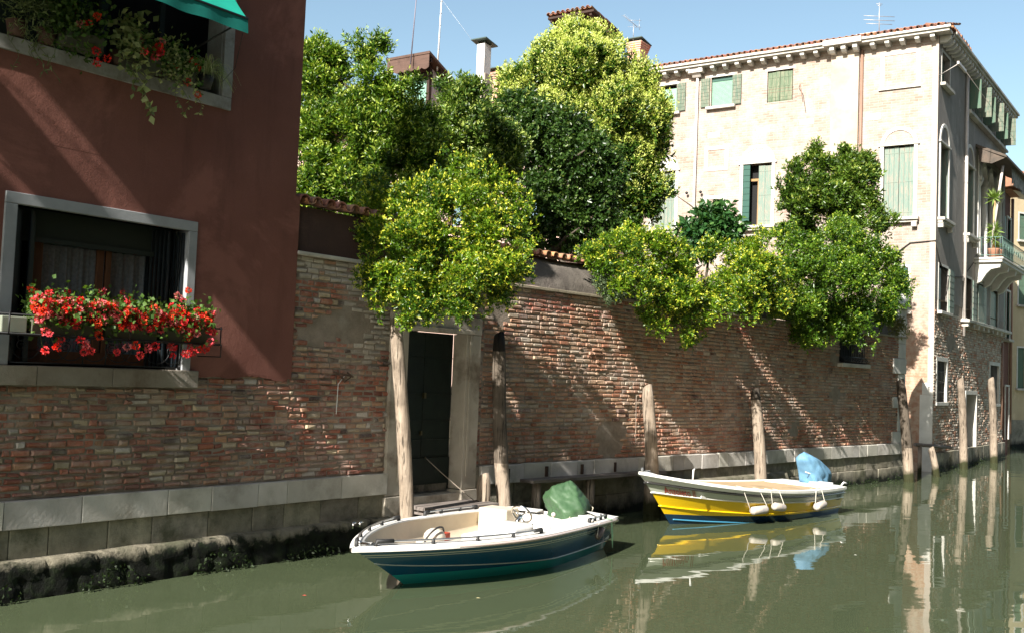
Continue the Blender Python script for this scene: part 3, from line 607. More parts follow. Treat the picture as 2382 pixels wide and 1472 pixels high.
for a, b in ((-7.48, -7.16), (-6.37, -6.06)): s_ = MB(); planks(s_, a, b, 11.38, 12.37, -.05, n=1); [s_.box(a+.01, b-.01, -.058, -.05, 11.40+.12*i, 11.50+.12*i) for i in range(8)]; s_.build('shutter', SHUT, o, F3)
o = win(pz, F3, w0, 'plain'); s_ = MB(); s_.box(w0[0], w0[1], .10, .12, w0[2], w0[3]-.12); s_.build('roller_blind', MINT, o, F3)
s_ = MB(); planks(s_, -8.36, -8.03, 11.36, 12.33, -.05, n=1); [s_.box(-8.35, -8.04, -.058, -.05, 11.38+.12*i, 11.48+.12*i) for i in range(8)]; s_.build('shutter', SHUT, o, F3)
o = win(pz, F3, w2, 'plain', False); OLV = mat_peel('olive_shutter', (.09, .13, .075), (.19, .19, .125))
for a, b in ((w2[0]+.02, -4.79), (-4.78, w2[1]-.02)): s_ = MB(); planks(s_, a, b, w2[2], w2[3]-.04, .02, n=3); s_.build('shutter', OLV, o, F3)
s_ = MB()
for z in (11.52, 11.62): s_.tube([(-5.25, -.35, z), (-4.2, -.35, z)], .006, 4)
s_.tube([(-4.15, -.02, 11.66), (-4.0, -.36, 11.68), (-3.9, -.36, 11.1)], .012, 5); s_.build('drying_line', PIPEB, o, F3)
def arched(parent, fr, h, rr, closed, sillx=.18, deco=True):
    a, b, c, d = h; cx = (a+b)/2; f = MB(); wd = .11
    frame_rect(f, a, b, c, d, wd, -.035, .02, 'lr'); arc_band(f, cx, d+.02, (b-a)/2+.0, (b-a)/2+wd, -.035, .02)
    f.box(a-wd-.05, b+wd+.05, -.06, .0, d-.0, d+.06); o = f.build('arched_window', STONE_W, parent, fr, bevel=.006)
    t_ = MB(); half_disc(t_, cx, d+.06, (b-a)/2+.01, -.01, .02); t_.build('tympanum', STONE_W if deco else (PAL if fr is F3 else SIDE), o, fr)
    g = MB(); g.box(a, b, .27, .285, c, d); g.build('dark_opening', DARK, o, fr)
    s_ = MB(); s_.box(a-sillx, b+sillx, -.20, .1, c-.09, c); s_.box(a-sillx+.03, b+sillx-.03, -.14, .0, c-.16, c-.09)
    for x in (a-sillx+.05, b+sillx-.2): s_.box(x, x+.15, -.15, .0, c-.30, c-.16)
    s_.build('sill', STONE, o, fr, bevel=.01)
    m_ = (a+b)/2
    if closed:
        for p_, q_ in ((a+.01, m_-.005), (m_+.005, b-.01)): s_ = MB(); planks(s_, p_, q_, c, d-.03, .05, n=3); s_.build('shutter', SHUT2, o, fr)
    return o
o = arched(pz, F3, arch1, .5, False)
s_ = MB(); planks(s_, -5.42, -4.98, 7.36, 9.30, .04, n=2); s_.build('shutter', SHUT2, o, F3)
s_ = MB(); s_.box(-5.92, -5.70, .0, .05, 7.36, 9.33); [s_.box(-5.925, -5.70, -.012, .0, 7.4+.2*i, 7.585+.2*i) for i in range(10)]; s_.build('shutter', SHD, o, F3)
s_ = MB(); s_.box(-5.48, -5.43, .12, .17, 7.36, 8.85); s_.box(-5.70, -5.42, .12, .17, 8.82, 8.90); s_.build('casement', mat_flat('pine_casement', (.30, .17, .06), .5), o, F3)
arched(pz, F3, arch2, .5, True, deco=False); arched(pz, F3, arch0, .5, True)
for (a, b, c, d, sl) in ((-7.18, -6.58, 9.36, 9.94, 0), (-1.54, -.62, 11.33, 12.31, 1), (-7.2, -6.58, 7.75, 8.3, 0)):
    f = MB(); frame_rect(f, a, b, c, d, .12, -.02, .02, 'lrtb' if not sl else 'lrt')
    if sl: f.box(a-.16, b+.14, -.06, .02, c-.07, c)
    f.build('blind_panel', STONE_W, pz, F3, bevel=.005)
mb = MB()
for x, z, ww, hh in ((-3.9, 10.55, .45, .16), (-5.3, 10.45, .42, .16), (-7.0, 10.45, .4, .17), (-1.85, 10.5, .42, .2)): mb.box(x-ww/2, x+ww/2, -.006, .02, z-hh/2, z+hh/2)
mb.build('stone_insets', STONE_W, pz, F3)
o = win(pz, F3, wl_, 'x'); s_ = MB(); planks(s_, -1.35, -.78, 4.62, 5.88, .03, n=3); s_.build('shutter', SHD, o, F3)
mb = MB(); mb.box(-3.12, -2.27, -.13, .05, 3.0, 12.62); mb.build('flue_pier', PIER, pz, F3, bevel=.01)
mb = MB(); mb.tube([(-2.2, -.05, 12.6), (-2.2, -.05, 4)], .045, 8); mb.build('downpipe', PIPEB, pz, F3)
mb = MB(); mb.tube([(-7.6, -.07, 12.5), (-7.6, -.07, 5)], .045, 8); mb.box(-7.85, -7.35, -.28, -.02, 12.55, 12.82); mb.prism([(-.24, 12.55), (-.02, 12.55), (-.04, 12.42), (-.14, 12.42)], -7.75, -7.45); mb.build('downpipe', PIPE, pz, F3)
mb = MB()
for x in (-7.85, -7.35): mb = MB(); mb.ball((x, -.12, 8.55), .05); mb.build('wall_lamp', IRON, pz, F3)
# eaves and roof
mb = MB(); mb.box(-12, .36, -.36, .1, 12.72, 12.80); mb.prism([(-.42, 12.80), (-.30, 12.80), (-.30, 12.88), (-.42, 12.88)], -12, .40)
mb.box(-3.28, -2.12, -.50, -.36, 12.73, 12.90); mb.build('cornice', STONE, pz, F3, bevel=.006)
mb = MB(); mb.box(.37, 11.1, -.36, .1, 12.72, 12.80); mb.prism([(-.42, 12.80), (-.30, 12.80), (-.30, 12.88), (-.42, 12.88)], .38, 11.1); mb.build('cornice', STONE, pz, F4, bevel=.006)
mb = MB()
for i in range(28):
    x = -11.8+.43*i
    mb = MB()
    if x < -3.15 or x > -2.2: mb.prism([(-.30, 12.72), (.02, 12.72), (.02, 12.56), (-.20, 12.56), (-.30, 12.62)], x, x+.13); mb.build('eave_bracket', STONE_W, pz, F3, bevel=.008)
for x in (-3.10, -2.75, -2.40): mb = MB(); mb.prism([(-.42, 12.72), (-.13, 12.72), (-.13, 12.50), (-.32, 12.52), (-.42, 12.6)], x, x+.14); mb.build('eave_bracket', STONE_W, pz, F3, bevel=.008)
for i in range(28): x = .1+.38*i; mb = MB(); mb.prism([(-.32, 12.72), (.02, 12.72), (.02, 12.52), (-.2, 12.52), (-.32, 12.6)], x, x+.14); mb.build('eave_bracket', STONE_W, pz, F4, bevel=.008)
mb = MB(); sl = .30
mb.add([(-12, -.36, 12.86), (0.35, -.36, 12.86), (-3.8, 4.2, 12.86+sl*4.5), (-12, 4.2, 12.86+sl*4.5)], [(0, 1, 2, 3)], (.5, .5, .5))
V4 = [F3.loc(F4.w(x, y, z)) for x, y, z in ((-.36, -.36, 12.86), (11.1, -.36, 12.86), (11.1, 4.3, 14.2), (4.2, 4.3, 14.2))]; mb.add(V4, [(0, 1, 2, 3)], (.5, .5, .5))
barrel_tiles(mb, -11.9, .1, -.40, 12.90, 2.2, sl, .19, .38, 7); mb.build('tile_roof', TILE, pz, F3)
mb = MB(); barrel_tiles(mb, .1, 2.5, -.38, 12.90, .8, sl, .19, .38, 8); mb.build('tile_roof', TILE, pz, F4)
mb = MB(); mb.box(-2.5, -1.9, .3, .9, 12.9, 13.22); mb.build('roof_hatch', STONE_W, pz, F3)
# canal side windows
o = win(pz, F4, S1[0], 'x'); s_ = MB(); planks(s_, .46, .72, 11.42, 12.30, .12, n=2); planks(s_, 1.1, 1.40, 11.42, 12.30, .16, n=2); s_.build('shutter', SHUT3, o, F4)
s_ = MB(); s_.box(-.25, .75, -.62, -.56, 11.72, 11.80); s_.tube([(-.2, -.6, 11.74), (.1, 0, 11.55)], .012, 4); s_.tube([(.7, -.6, 11.76), (9.5, -.55, 11.5)], .007, 4); s_.build('drying_line', PIPE, o, F4)
for i, h in enumerate(S1[1:4]):
    o = win(pz, F4, h, 'x'); s_ = MB(); a, b = h[0], h[1]
    s_.box(a-.05, a-.01, -.42, -.02, 11.44, 12.38); s_.build('shutter', SHUT3, o, F4)
    s_ = MB(); s_.obox((b+.10, -.26, 11.90), (.015, .004, 0), (-.06, .25, 0), (0, 0, .49))
    for k in range(6): s_.obox((b+.082, -.26, 11.48+.17*k), (.006, .002, 0), (-.058, .24, 0), (0, 0, .07))
    s_.build('shutter', SHUT, o, F4)
mb = MB(); mb.box(3.8, 10.4, -.16, .02, 11.28, 11.36); mb.build('string_course', STONE, pz, F4, bevel=.008)
for h in S1[4:6]:
    o = arched(pz, F4, h, .5, False, .2, False); s_ = MB(); a, b = h[0], h[1]; planks(s_, a+.02, a+.5, h[2], h[3]-.03, .10, n=2); s_.obox((b-.05, .12, (h[2]+h[3])/2), (.02, 0, 0), (0, .12, 0), (0, 0, (h[3]-h[2])/2-.02)); s_.build('shutter', SHUT2, o, F4)
for h in S2[:2]:
    o = win(pz, F4, h, 'x'); a, b = h[0], h[1]; s_ = MB(); planks(s_, a+.03, a+.55, h[2], h[3]-.02, .06, n=2); s_.build('shutter', SHD, o, F4)
    s_ = MB(); s_.box(b+.03, b+.62, -.05, -.02, h[2], h[3]); [s_.box(b+.04, b+.61, -.06, -.05, h[2]+.02+.19*i, h[2]+.17+.19*i) for i in range(7)]; s_.build('shutter', SHUT2, o, F4)
o = win(pz, F4, S2[2], 'x'); s_ = MB(); planks(s_, 5.9, 6.9, 4.66, 5.95, -.05, n=4); s_.build('shutter', SHUT2, o, F4); s_ = MB(); planks(s_, 6.92, 7.4, 4.66, 5.95, -.03, n=2); s_.build('shutter', SHD, o, F4)
o = win(pz, F4, S2[3], 'x'); s_ = MB(); planks(s_, 8.2, 9.6, 4.66, 5.95, .05, n=4); s_.build('shutter', SHD, o, F4)
mb = MB(); mb.box(3.5, 10.9, -.26, .02, 4.55, 4.63, j=.02)
for i in range(9): mb.box(3.6+.8*i, 3.85+.8*i, -.2, .0, 4.40, 4.55)
mb.build('window_ledge', STONE, pz, F4, bevel=.01)
for h in S3:
    a, b, c, d = h; f = MB(); frame_rect(f, a, b, c, d, .13, -.02, .03, 'tlr'); f.box(a-.15, b+.15, -.05, .1, c-.1, c) if c > 1 else None
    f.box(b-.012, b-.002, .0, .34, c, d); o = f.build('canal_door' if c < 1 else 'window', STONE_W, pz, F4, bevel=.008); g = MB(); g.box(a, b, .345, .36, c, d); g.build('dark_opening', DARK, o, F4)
    if c > 1:
        s_ = MB()
        for k in range(7): s_.tube([(a+(b-a)*(k+.5)/7, .06, c), (a+(b-a)*(k+.5)/7, .06, d)], .012, 5)
        for z in (c+.3, c+.6, c+.9): s_.tube([(a, .06, z), (b, .06, z)], .01, 5)
        s_.build('window_bars', IRON, o, F4)
mb = MB(); mb.tube([(3.65, -.07, 12.5), (3.65, -.07, 4.1)], .05, 8); mb.build('downpipe', PIPE, pz, F4)
# loggia: columns, lean-to roof, balcony
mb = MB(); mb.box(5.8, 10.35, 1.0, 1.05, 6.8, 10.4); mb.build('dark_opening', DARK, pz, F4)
for x in (6.1, 7.25, 8.6, 9.9):
    mb = MB(); mb.tube([(x, .08, 6.9), (x, .08, 7.02), (x, .08, 7.03), (x, .08, 9.3), (x, .08, 9.36), (x, .08, 9.5)], [.17, .17, .13, .12, .15, .2], 14); mb.box(x-.2, x+.2, -.1, .28, 9.5, 9.62); mb.build('column', STONE_W, pz, F4)
mb = MB()
for x in (6.1, 7.25, 8.6): arc_band(mb, x+.6, 9.62, .45, .6, -.05, .2)
mb.box(5.8, 6.0, -.03, .3, 6.9, 10.3); mb.build('loggia_arches', STONE_W, pz, F4)
mb = MB(); mb.add([(5.35, -.95, 10.15), (11.0, -.95, 10.15), (11.0, .0, 10.6), (5.35, .0, 10.6), (5.35, -.95, 10.07), (11.0, -.95, 10.07), (11.0, .0, 10.5), (5.35, .0, 10.5)], [(0, 1, 2, 3), (4, 7, 6, 5), (0, 4, 5, 1), (0, 3, 7, 4), (1, 5, 6, 2)])
mb.prism([(-.9, 10.05), (-.1, 10.45), (-.1, 10.0), (-.5, 9.9)], 5.36, 5.40); mb.build('lean_to_roof', mat('old_shingle', (.07, .06, .05), (.12, .09, .07), 5, .9), pz, F4)
V = []
for i in range(81): x = 7.2+3.4*i/80; V += [(x, -.8, 10.1), (x, -.82+.03*math.sin(x*20), 9.55+.05*math.cos(x*16))]
link('hanging_awning', np_mesh('hanging_awning', V, [(2*i, 2*i+1, 2*i+3, 2*i+2) for i in range(80)], None, True), mat('striped_canvas', (.35, .33, .30), (.18, .17, .15), 9, .9), pz, F4.M)
BY = -.85
bal = MB(); bal.box(5.4, 9.9, BY, .0, 6.62, 6.72); bal.box(5.36, 9.94, BY-.04, .0, 6.72, 6.78)
for x in (5.5, 6.9, 8.3, 9.55): bal.prism([(0, 6.62), (BY+.05, 6.62), (BY+.08, 6.45), (BY+.35, 6.40), (-.35, 6.25), (-.2, 6.0), (0, 5.9)], x, x+.22)
bo = bal.build('balcony', STONE_W, pz, F4, bevel=.01)
GR = mat('copper_green_rail', (.14, .24, .20), (.09, .15, .13), 9, .7); rl = MB()
for z in (7.45, 6.86): rl.tube([(5.42, -.02, z), (5.42, BY, z), (9.9, BY, z), (9.9, -.02, z)], .013, 5)
for i in range(34): x = 5.42+4.48*i/33; rl.tube([(x, BY, 6.78), (x, BY, 7.45)], .007, 4)
for i in range(6): y = BY*(i+.5)/6; rl.tube([(5.42, y, 6.78), (5.42, y, 7.45)], .007, 4)
for i in range(10): circ(rl, 5.7+.44*i, 7.15, .12, 0, 500, BY-.01, .007, r1=.03)
rl.build('railing', GR, bo, F4)
mb = MB(); mb.tube([(5.9, -.75, 9.9), (5.55, -.5, 7.3)], .045, 6); mb.build('leaning_pole', PIPE, pz, F4)
CABLE = mat_flat('black_cable', (.03, .025, .02), .7)
mb = MB(); pts = [F3.w(-1.4, -.03, 6.1), F3.w(-.7, -.03, 6.62), F3.w(0, -.03, 6.66)]+[F4.w(x, -.03, z) for x, z in ((.4, 6.1), (1.2, 5.75), (2.4, 5.85), (3.6, 5.95), (5.2, 6.6))]
mb.tube(pts, .016, 5); mb.build('cable', CABLE, pz, M=Matrix.Identity(4))
mb = MB(); mb.tube([(10.4, -.03, 4.2)]+[(10.4, -.03, 1.0)], .05, 6); mb.build('downpipe', PIPEB, pz, F4)
# unseen houses added behind and beside the lens to close off sky light
for l_, x, y, az, ln in (('unseen grey house added behind the camera to block sky light', -2, -4.5, 80, 12), ('unseen pale house added right of the camera to block sky light', 6.5, -3, 38, 40)):
    fr = Frame(x, y, az); t = thing('sky_block_house', l_, 'house', fr); mb = MB(); sg = -1 if az < 60 else 1
    hs_ = [(1.2+2.4*i, 2.2+2.4*i, z, z+1.6) for i in range(int(ln/2.4)-1) for z in (2, 5.5, 9, 12.5, 16)]; Fx = Matrix.Identity(4) if sg > 0 else None
    for a, b, c, d in rects(0, ln, .6, 20, hs_): mb.quad((a, 0, c), (b, 0, c), (b, 0, d), (a, 0, d))
    mb.box(0, ln, -6*1, -5.9, .6, 20) if az < 60 else mb.box(0, ln, -6, -5.9, .6, 20); mb.quad((0, 0, 20), (ln, 0, 20), (ln, -6, 20), (0, -6, 20))
    mb.build('plaster_wall', mat_plaster('bank_plaster', (.26, .18, .12), (.22, .15, .10), (.16, .11, .08)), t); mb = MB()
    for h in hs_: mb.quad((h[0], -.2, h[2]), (h[1], -.2, h[2]), (h[1], -.2, h[3]), (h[0], -.2, h[3]))
    mb.build('shutter', SHD, t)
# ------------------------------------------------------------------ buildings beyond
mb = MB()
red2 = thing('terrace_house', 'narrow shaded red house just past the pale brick building', 'house', F4, (10.82, 0, 0))
def fw(mb, x0, x1, z0, z1, y, hs, d=8): wall(mb, x0, x1, z0, z1, y, y+.3, hs); mb.quad((x0, y, z0), (x0, y, z1), (x0, y+d, z1), (x0, y+d, z0)); mb.quad((x1, y, z0), (x1, y+d, z0), (x1, y+d, z1), (x1, y, z1))
hs = [(11.3, 12.1, 4.4, 6.2), (11.3, 12.1, 7.2, 9.0), (11.4, 12.1, .6, 2.6)]
fw(mb, 10.82, 12.6, -.3, 10.0, .12, hs); mb.build('plaster_wall', mat_plaster('brick_red_wall', (.20, .09, .07), (.15, .07, .055), (.09, .05, .04)), red2, F4)
for h in hs: o = win(red2, F4, (h[0], h[1], h[2], h[3]), 'x', h[2] > 1); 
for h in hs[:2]:
    for a_, b_ in ((h[0]-.5, h[0]-.01), (h[1]+.01, h[1]+.5)): s_ = MB(); s_.box(a_, b_, .02, .08, h[2], h[3]); s_.build('shutter', SHD, red2, F4)
mb = MB(); mb.prism([(-.2, 10.0), (4, 11.4), (8, 10.0)], 10.8, 12.8); mb.build('tile_roof', TILE, red2, F4)
mb = MB(); mb.tube([(12.5, .02, 9.9), (12.5, .02, .8)], .06, 6); mb.build('downpipe', PIPEB, red2, F4)
F5 = Frame(*at(2351, 900, 46).xy, 62)
yel = thing('yellow_house', 'ochre yellow house at the far bend of the canal', 'house', F5)
mb = MB(); hs = [(.45, .95, 6.3, 8.0), (.45, .95, 2.6, 4.4), (3.2, 4.0, 6.3, 8.0), (3.2, 4.0, 2.6, 4.4), (.45, .95, 9.2, 10.4), (3.2, 4.0, 9.2, 10.4)]
fw(mb, 0, 9, -.3, 11.4, 0, hs); mb.build('plaster_wall', mat_plaster('ochre_wall', (.50, .41, .27), (.44, .35, .22), (.36, .28, .18)), yel)
for h in hs: o = win(yel, F5, h, 'x'); s_ = MB(); planks(s_, h[0], h[1], h[2], h[3], .05, n=4); s_.build('shutter', SHUT3, o, F5)
mb = MB(); mb.prism([(-.35, 11.55), (-.35, 11.75), (5, 14.0), (10, 11.7)], -.25, 9.2); mb.build('tile_roof', TILE, yel)
mb = MB(); blocks(mb, 0, 9, -.3, 1.2, -.08, .2, .6, 1, 3); mb.build('foundation', TIDE, yel)
crm = thing('cream_house', 'cream house with orange tiled roof seen above the yellow house', 'house', F5, (3, 10, 0))
mb = MB(); fw(mb, -1.0, 12, 0, 15.2, 9, [], 8); mb.build('plaster_wall', mat_plaster('cream_wall', (.66, .58, .44), (.60, .52, .38), (.5, .42, .3)), crm, F5)
mb = MB(); barrel_tiles(mb, -1.2, 8, 8.7, 15.25, 6, .42, .25, .5, 9, .085); mb.add([(-1.2, 8.7, 15.2), (12, 8.7, 15.2), (12, 15, 17.8), (-1.2, 15, 17.8)], [(0, 1, 2, 3)], (.6, .6, .6)); r_ = mb.build('tile_roof', TILE, crm, F5)
mb = MB(); P = F5.loc(at(2369, 500, 60)); mb.box(P.x-.35, P.x+.35, 7.9, 8.5, P.z-.6, P.z+1.6); mb.box(P.x-.5, P.x+.5, 7.8, 8.6, P.z+1.6, P.z+1.72); mb.build('chimney', PIER, r_, F5, bevel=.01)

# house behind the trees: only its roof things rise over the leaves
FB = Frame(*at(1000, 200, 33).xy, 124.25)
bh = thing('garden_house', 'house behind the trees with a brown wooden dormer and several chimneys', 'house', FB)
def fl(u, v, d): return FB.loc(at(u, v, d))
mb = MB(); wall(mb, -9, 4.3, 1.0, 10.4, 1.2, 1.5, [(-3, -2, 7, 8.5), (0, 1, 7, 8.5), (3, 4, 7, 8.5)]); mb.quad((4.3, 1.2, 1), (4.3, 7, 1), (4.3, 7, 10.4), (4.3, 1.2, 10.4)); mb.build('plaster_wall', mat_plaster('pink_wall', (.55, .40, .34), (.48, .34, .29), (.36, .26, .22)), bh)
mb = MB(); barrel_tiles(mb, -9, 4.4, .7, 10.45, 5, .22, .24, .5, 10, .08); mb.add([(-9.2, .8, 10.4), (4.4, .8, 10.4), (4.4, 6.5, 11.6), (-9.2, 6.5, 11.6)], [(0, 1, 2, 3)], (.6, .6, .6)); bro = mb.build('tile_roof', TILE, bh)
BW = mat_wood('brown_dormer_wood', (.11, .065, .05), (.075, .045, .035), vertical=False); BWD = mat_wood('dark_dormer_wood', (.05, .03, .022), (.035, .02, .016))
A = fl(1000, 127, 33); y0 = A.y; z0 = A.z; x1 = A.x; x0 = x1-1.75
dm = MB(); n_ = 6; pts = [(x0, z0+.02), (x0, z0-.30)]
for i in range(n_*6+1): q = i/(n_*6); pts.append((x0+(x1-x0)*q, z0-.40-.06*abs(math.sin(q*n_*math.pi))))
pts += [(x1, z0+.02)]; dm.prism(pts, y0-.03, y0, (1, 1, 1), 'y'); dmo = dm.build('dormer', BW, bro)
mb = MB(); mb.prism([(y0-.05, z0+.02), (y0-.05, z0+.10), (y0+4.2, z0-1.7), (y0+4.2, z0-1.85)], x0-.05, x1+.03); mb.build('roof_board', BW, dmo)
mb = MB(); 
for x in (x1-.35, x0+.25): mb = MB(); mb.box(x, x+.11, y0+.32, y0+.45, z0-2.6, z0-.2); mb.build('post', BWD, dmo)
mb = MB(); mb.box(x0+.2, x1-.2, y0+.36, y0+.44, z0-.62, z0-.42); mb.build('beam', BWD, dmo)
mb = MB(); mb.box(x0+.36, x1-.36, y0+.40, y0+.43, z0-2.4, z0-.64); mb.build('shutter', mat_flat('sage_shutter', (.18, .34, .26), .6), dmo)
mb = MB(); mb.add([(x1-.26, y0+.45, z0-2.6), (x1-.26, y0+3, z0-2.6), (x1-.26, y0+3, z0-1.35), (x1-.26, y0+.45, z0-.3)], [(0, 1, 2, 3)]); mb.build('cheek_wall', mat_flat('white_board', (.5, .48, .46), .8), dmo)
for i in range(5): mb = MB(); mb.box(x1-.30, x1-.02, y0+.1+.6*i, y0+.18+.6*i, z0-.12-.26*i-.1, z0-.02-.26*i-.02); mb.build('rafter', BWD, dmo)
def chimney(name, u, v, d, w_, h, matr, cap, capm, tall=.0, dd=.4):
    P = fl(u, v, d); m_ = MB(); m_.box(P.x-w_/2, P.x+w_/2, P.y, P.y+dd, P.z-h, P.z)
    if name == 'b':
        for i in range(4): m_.box(P.x-w_/2-.02*i-.02, P.x+w_/2+.02*i+.02, P.y-.02*i-.02, P.y+dd+.02*i+.02, P.z-.28+.07*i, P.z-.215+.07*i)
    o = m_.build('chimney', matr, bro, bevel=.006); c = MB(); cw = w_/2+cap; c.prism([(P.y-cap, P.z+.10), (P.y-cap, P.z+.13), (P.y+dd+cap, P.z+.02), (P.y+dd+cap, P.z-.01)], P.x-cw, P.x+cw)
    for sx in (-1, 1):
        for yy in (P.y+.04, P.y+dd-.04): c.box(P.x+sx*w_*.4-.02, P.x+sx*w_*.4+.02, yy-.02, yy+.02, P.z-.02, P.z+.06)
    c.build('chimney_cap', capm, o); return P
CB = mat_shader_brick('chimney_brick', (.50, .24, .16), (.42, .18, .12), (.5, .42, .35), (.55, .4, .3)); WPL = mat('white_flue', (.68, .65, .62), (.6, .57, .54), 2, .7, attr=False); METAL = mat_flat('dark_metal_cap', (.06, .09, .08), .6, .5)
chimney('w', 1119, 102, 31, .28, 1.55, WPL, .14, METAL, dd=.34); P = fl(1119, 172, 31); m_ = MB(); m_.box(P.x-.165, P.x+.165, P.y-.02, P.y+.38, P.z-1.6, P.z-.0); m_.build('chimney', PIER, bro)
chimney('b', 1145, 170, 33, .45, 1.6, CB, .12, METAL, dd=.45)
chimney('b', 1475, 98, 37, .5, 1.8, CB, .10, METAL, dd=.6)
# tiled shelter that tops the big chimney behind the round tree
P = fl(1328, 38, 34); mb = MB(); mb.box(P.x-.7, P.x+.75, P.y+.3, P.y+1.5, P.z-2.2, P.z-.12); sh = mb.build('roof_turret', CB, bro)
mb = MB(); barrel_tiles(mb, P.x-.80, P.x+.85, P.y-.1, P.z+.12, 1.9, -.12, .185, .48, 12, .065); mb.build('tile_roof', TILE, sh)
mb = MB(); mb.prism([(P.y-.08, P.z-.01), (P.y-.08, P.z+.06), (P.y+1.9, P.z-.2), (P.y+1.9, P.z-.27)], P.x-.84, P.x+.90)
for i in range(6): mb.prism([(P.y-.03, P.z-.10), (P.y-.03, P.z-.01), (P.y+.3, P.z-.05), (P.y+.3, P.z-.14)], P.x-.78+.3*i, P.x-.70+.3*i)
mb.build('eave_boards', BWD, sh)
def aerial(name, label, u0, v0, u1, v1, d, rad, m_, extra=None, group=None):
    a, b = at(u0, v0, d), at(u1, v1, d); b.x, b.y = a.x+(b.x-a.x), a.y; t = thing(name, label, 'antenna', M=Matrix.Translation(a), group=group)
    k = MB(); k.tube([(0, 0, 0), tuple(b-a)], [rad, rad*.6], 6); k.build('mast', m_, t)
    if extra: extra(t, b-a)
    return t
GALV = mat_flat('galvanised', (.45, .45, .46), .4, .4); WHT = mat_flat('white_fibreglass', (.75, .75, .74), .4)
aerial('radio_mast', 'thin dark radio mast rising above the wooden dormer', 955, 150, 972, -60, 33.2, .022, mat_flat('dark_mast', (.16, .14, .18), .5))
def sections(t, e):
    k = MB()
    for i in range(8): k.tube([tuple(e*(i/8+.1)), tuple(e*(i/8+.108))], .034, 6)
    k.tube([tuple(e*.75), (2.6, 1.0, -.6)], .004, 3); k.build('joint', GALV, t)
aerial('radio_mast', 'white jointed radio mast to the right of the wooden dormer', 1017, 165, 1030, -60, 33.5, .028, WHT, sections)
def yagi(t, e):
    k = MB(); k.tube([tuple(e+Vector((-.40, -.3, .18))), tuple(e+Vector((.15, .1, -.08)))], .010, 4)
    for i in range(9): c = e+Vector((-.40, -.3, .18)).lerp(Vector((.15, .1, -.08)), i/8); k.tube([tuple(c+Vector((-.06, .08, 0))), tuple(c+Vector((.06, -.08, 0)))], .005, 4)
    for s_ in (-1, 1): k.tube([tuple(e+Vector((.2, 0, -.0))), tuple(e+Vector((.22, .05, .2*s_)))], .008, 4)
    for s_ in (-1, 1): k.tube([tuple(e+Vector((-.2, .0, .12*s_))), tuple(e+Vector((.28, .0, .12*s_)))], .006, 4)
    k.build('aerial_array', GALV, t)
aerial('television_antenna', 'television antenna on the brick chimney right of the round tree', 1473, 95, 1474, 55, 37, .014, GALV, yagi)
def yagi2(t, e):
    k = MB()
    for q, wd in ((.95, .10), (.55, .5), (.42, .5), (.30, .42), (.9, .06)): k.tube([tuple(e*q+Vector((-wd, 0, 0))), tuple(e*q+Vector((wd, 0, 0)))], .010, 4)
    k.build('aerial_array', GALV, t)
aerial('television_antenna', 'television antenna on the tiled roof of the pale brick building', 2045, 78, 2047, 5, 33.5, .016, GALV, yagi2)

# ------------------------------------------------------------------ mooring posts, planks, step
def post(label, base, top, r0, r1, fr_bend=.03, chamfer=False, group='wooden mooring posts along the canal wall', name='mooring_post', charred=False, dark=1.):
    base, top = Vector(base), Vector(top); t = thing(name, label, 'post', M=Matrix.Translation(Vector((base.x, base.y, 0))), group=group); rn = random.Random(int(base.x*100))
    n, k = 14, 14; V = []; d = top-base; V0 = Vector((base.x, base.y, 0))
    for i in range(n+1):
        q = i/n; c = base+d*q+Vector((fr_bend*math.sin(math.pi*q), fr_bend*.5*math.sin(2*math.pi*q), 0))-V0; r = r0+(r1-r0)*q
        if q > .93: r *= .97 if i < n else .80
        for j in range(k):
            th = 2*math.pi*j/k; rr = r*(1+.09*noise.noise((math.cos(th)*1.5+base.x, math.sin(th)*1.5, q*5))-.05*(j % 5 == 0))
            dz = .06*math.cos(th+1) if i == n else 0
            V.append((c.x+rr*math.cos(th), c.y+rr*math.sin(th), c.z+dz))
    Fq = [(i*k+j, i*k+(j+1) % k, (i+1)*k+(j+1) % k, (i+1)*k+j) for i in range(n) for j in range(k)]
    V.append(tuple(top-V0+Vector((0, 0, .02)))); tc = len(V)-1; Fq += [(n*k+j, n*k+(j+1) % k, tc, tc) for j in range(k)]
    me = bpy.data.meshes.new('shaft'); me.from_pydata(V, [], [f if f[2] != f[3] else f[:3] for f in Fq])
    a = me.color_attributes.new('col', 'FLOAT_COLOR', 'CORNER'); me.polygons.foreach_set('use_smooth', [True]*len(me.polygons))
    cols = []
    for p in me.polygons:
        z = p.center.z; ct = (z-(top.z-.22))/.1+noise.noise(p.center*5)*1.5; g = (.22 if (charred and ct > 0) else 1)*(dark if z > .9+noise.noise(p.center*3)*.5 else 1)
        cols += [g, g, g, 1]*len(p.vertices)
    a.data.foreach_set('color', cols); me.update(); link('shaft', me, POSTA, t); return t
POSTA = mat_wood('weathered_post_wood', (.36, .295, .23), (.20, .155, .115), tide=True, attr=True, bump=1.0)
def wpt(fr, u, v, off): x, z = fr.px(u, v, off); return fr.w(x, -off, z)
b = wpt(F1, 957, 1215, .55); b.z = -.4; post('tall leaning grey mooring post in front of the left side of the green door', b, wpt(F1, 920, 745, .42), .10, .085, .03)
b = wpt(F2, 1189, 1190, .5); b.z = -.4; post('dark crooked mooring post against the brick wall right of the green door', b, wpt(F2, 1161, 780, .25), .115, .10, -.05, charred=True, dark=.42)
b = wpt(F2, 1526, 1130, .5); b.z = -.4; post('mooring post with a weathered hollow top behind the bow of the yellow boat', b, wpt(F2, 1506, 900, .40), .14, .10, .02)
b = wpt(F2, 1777, 1130, .45); b.z = -.4; post('black topped mooring post behind the deck of the yellow boat', b, wpt(F2, 1756, 908, .35), .14, .10, .02, charred=True)
P = at(1, 1, 1); zp = lambda u, v: (lambda d: CAM+d*(-HC/d.z))(ray(u, v))
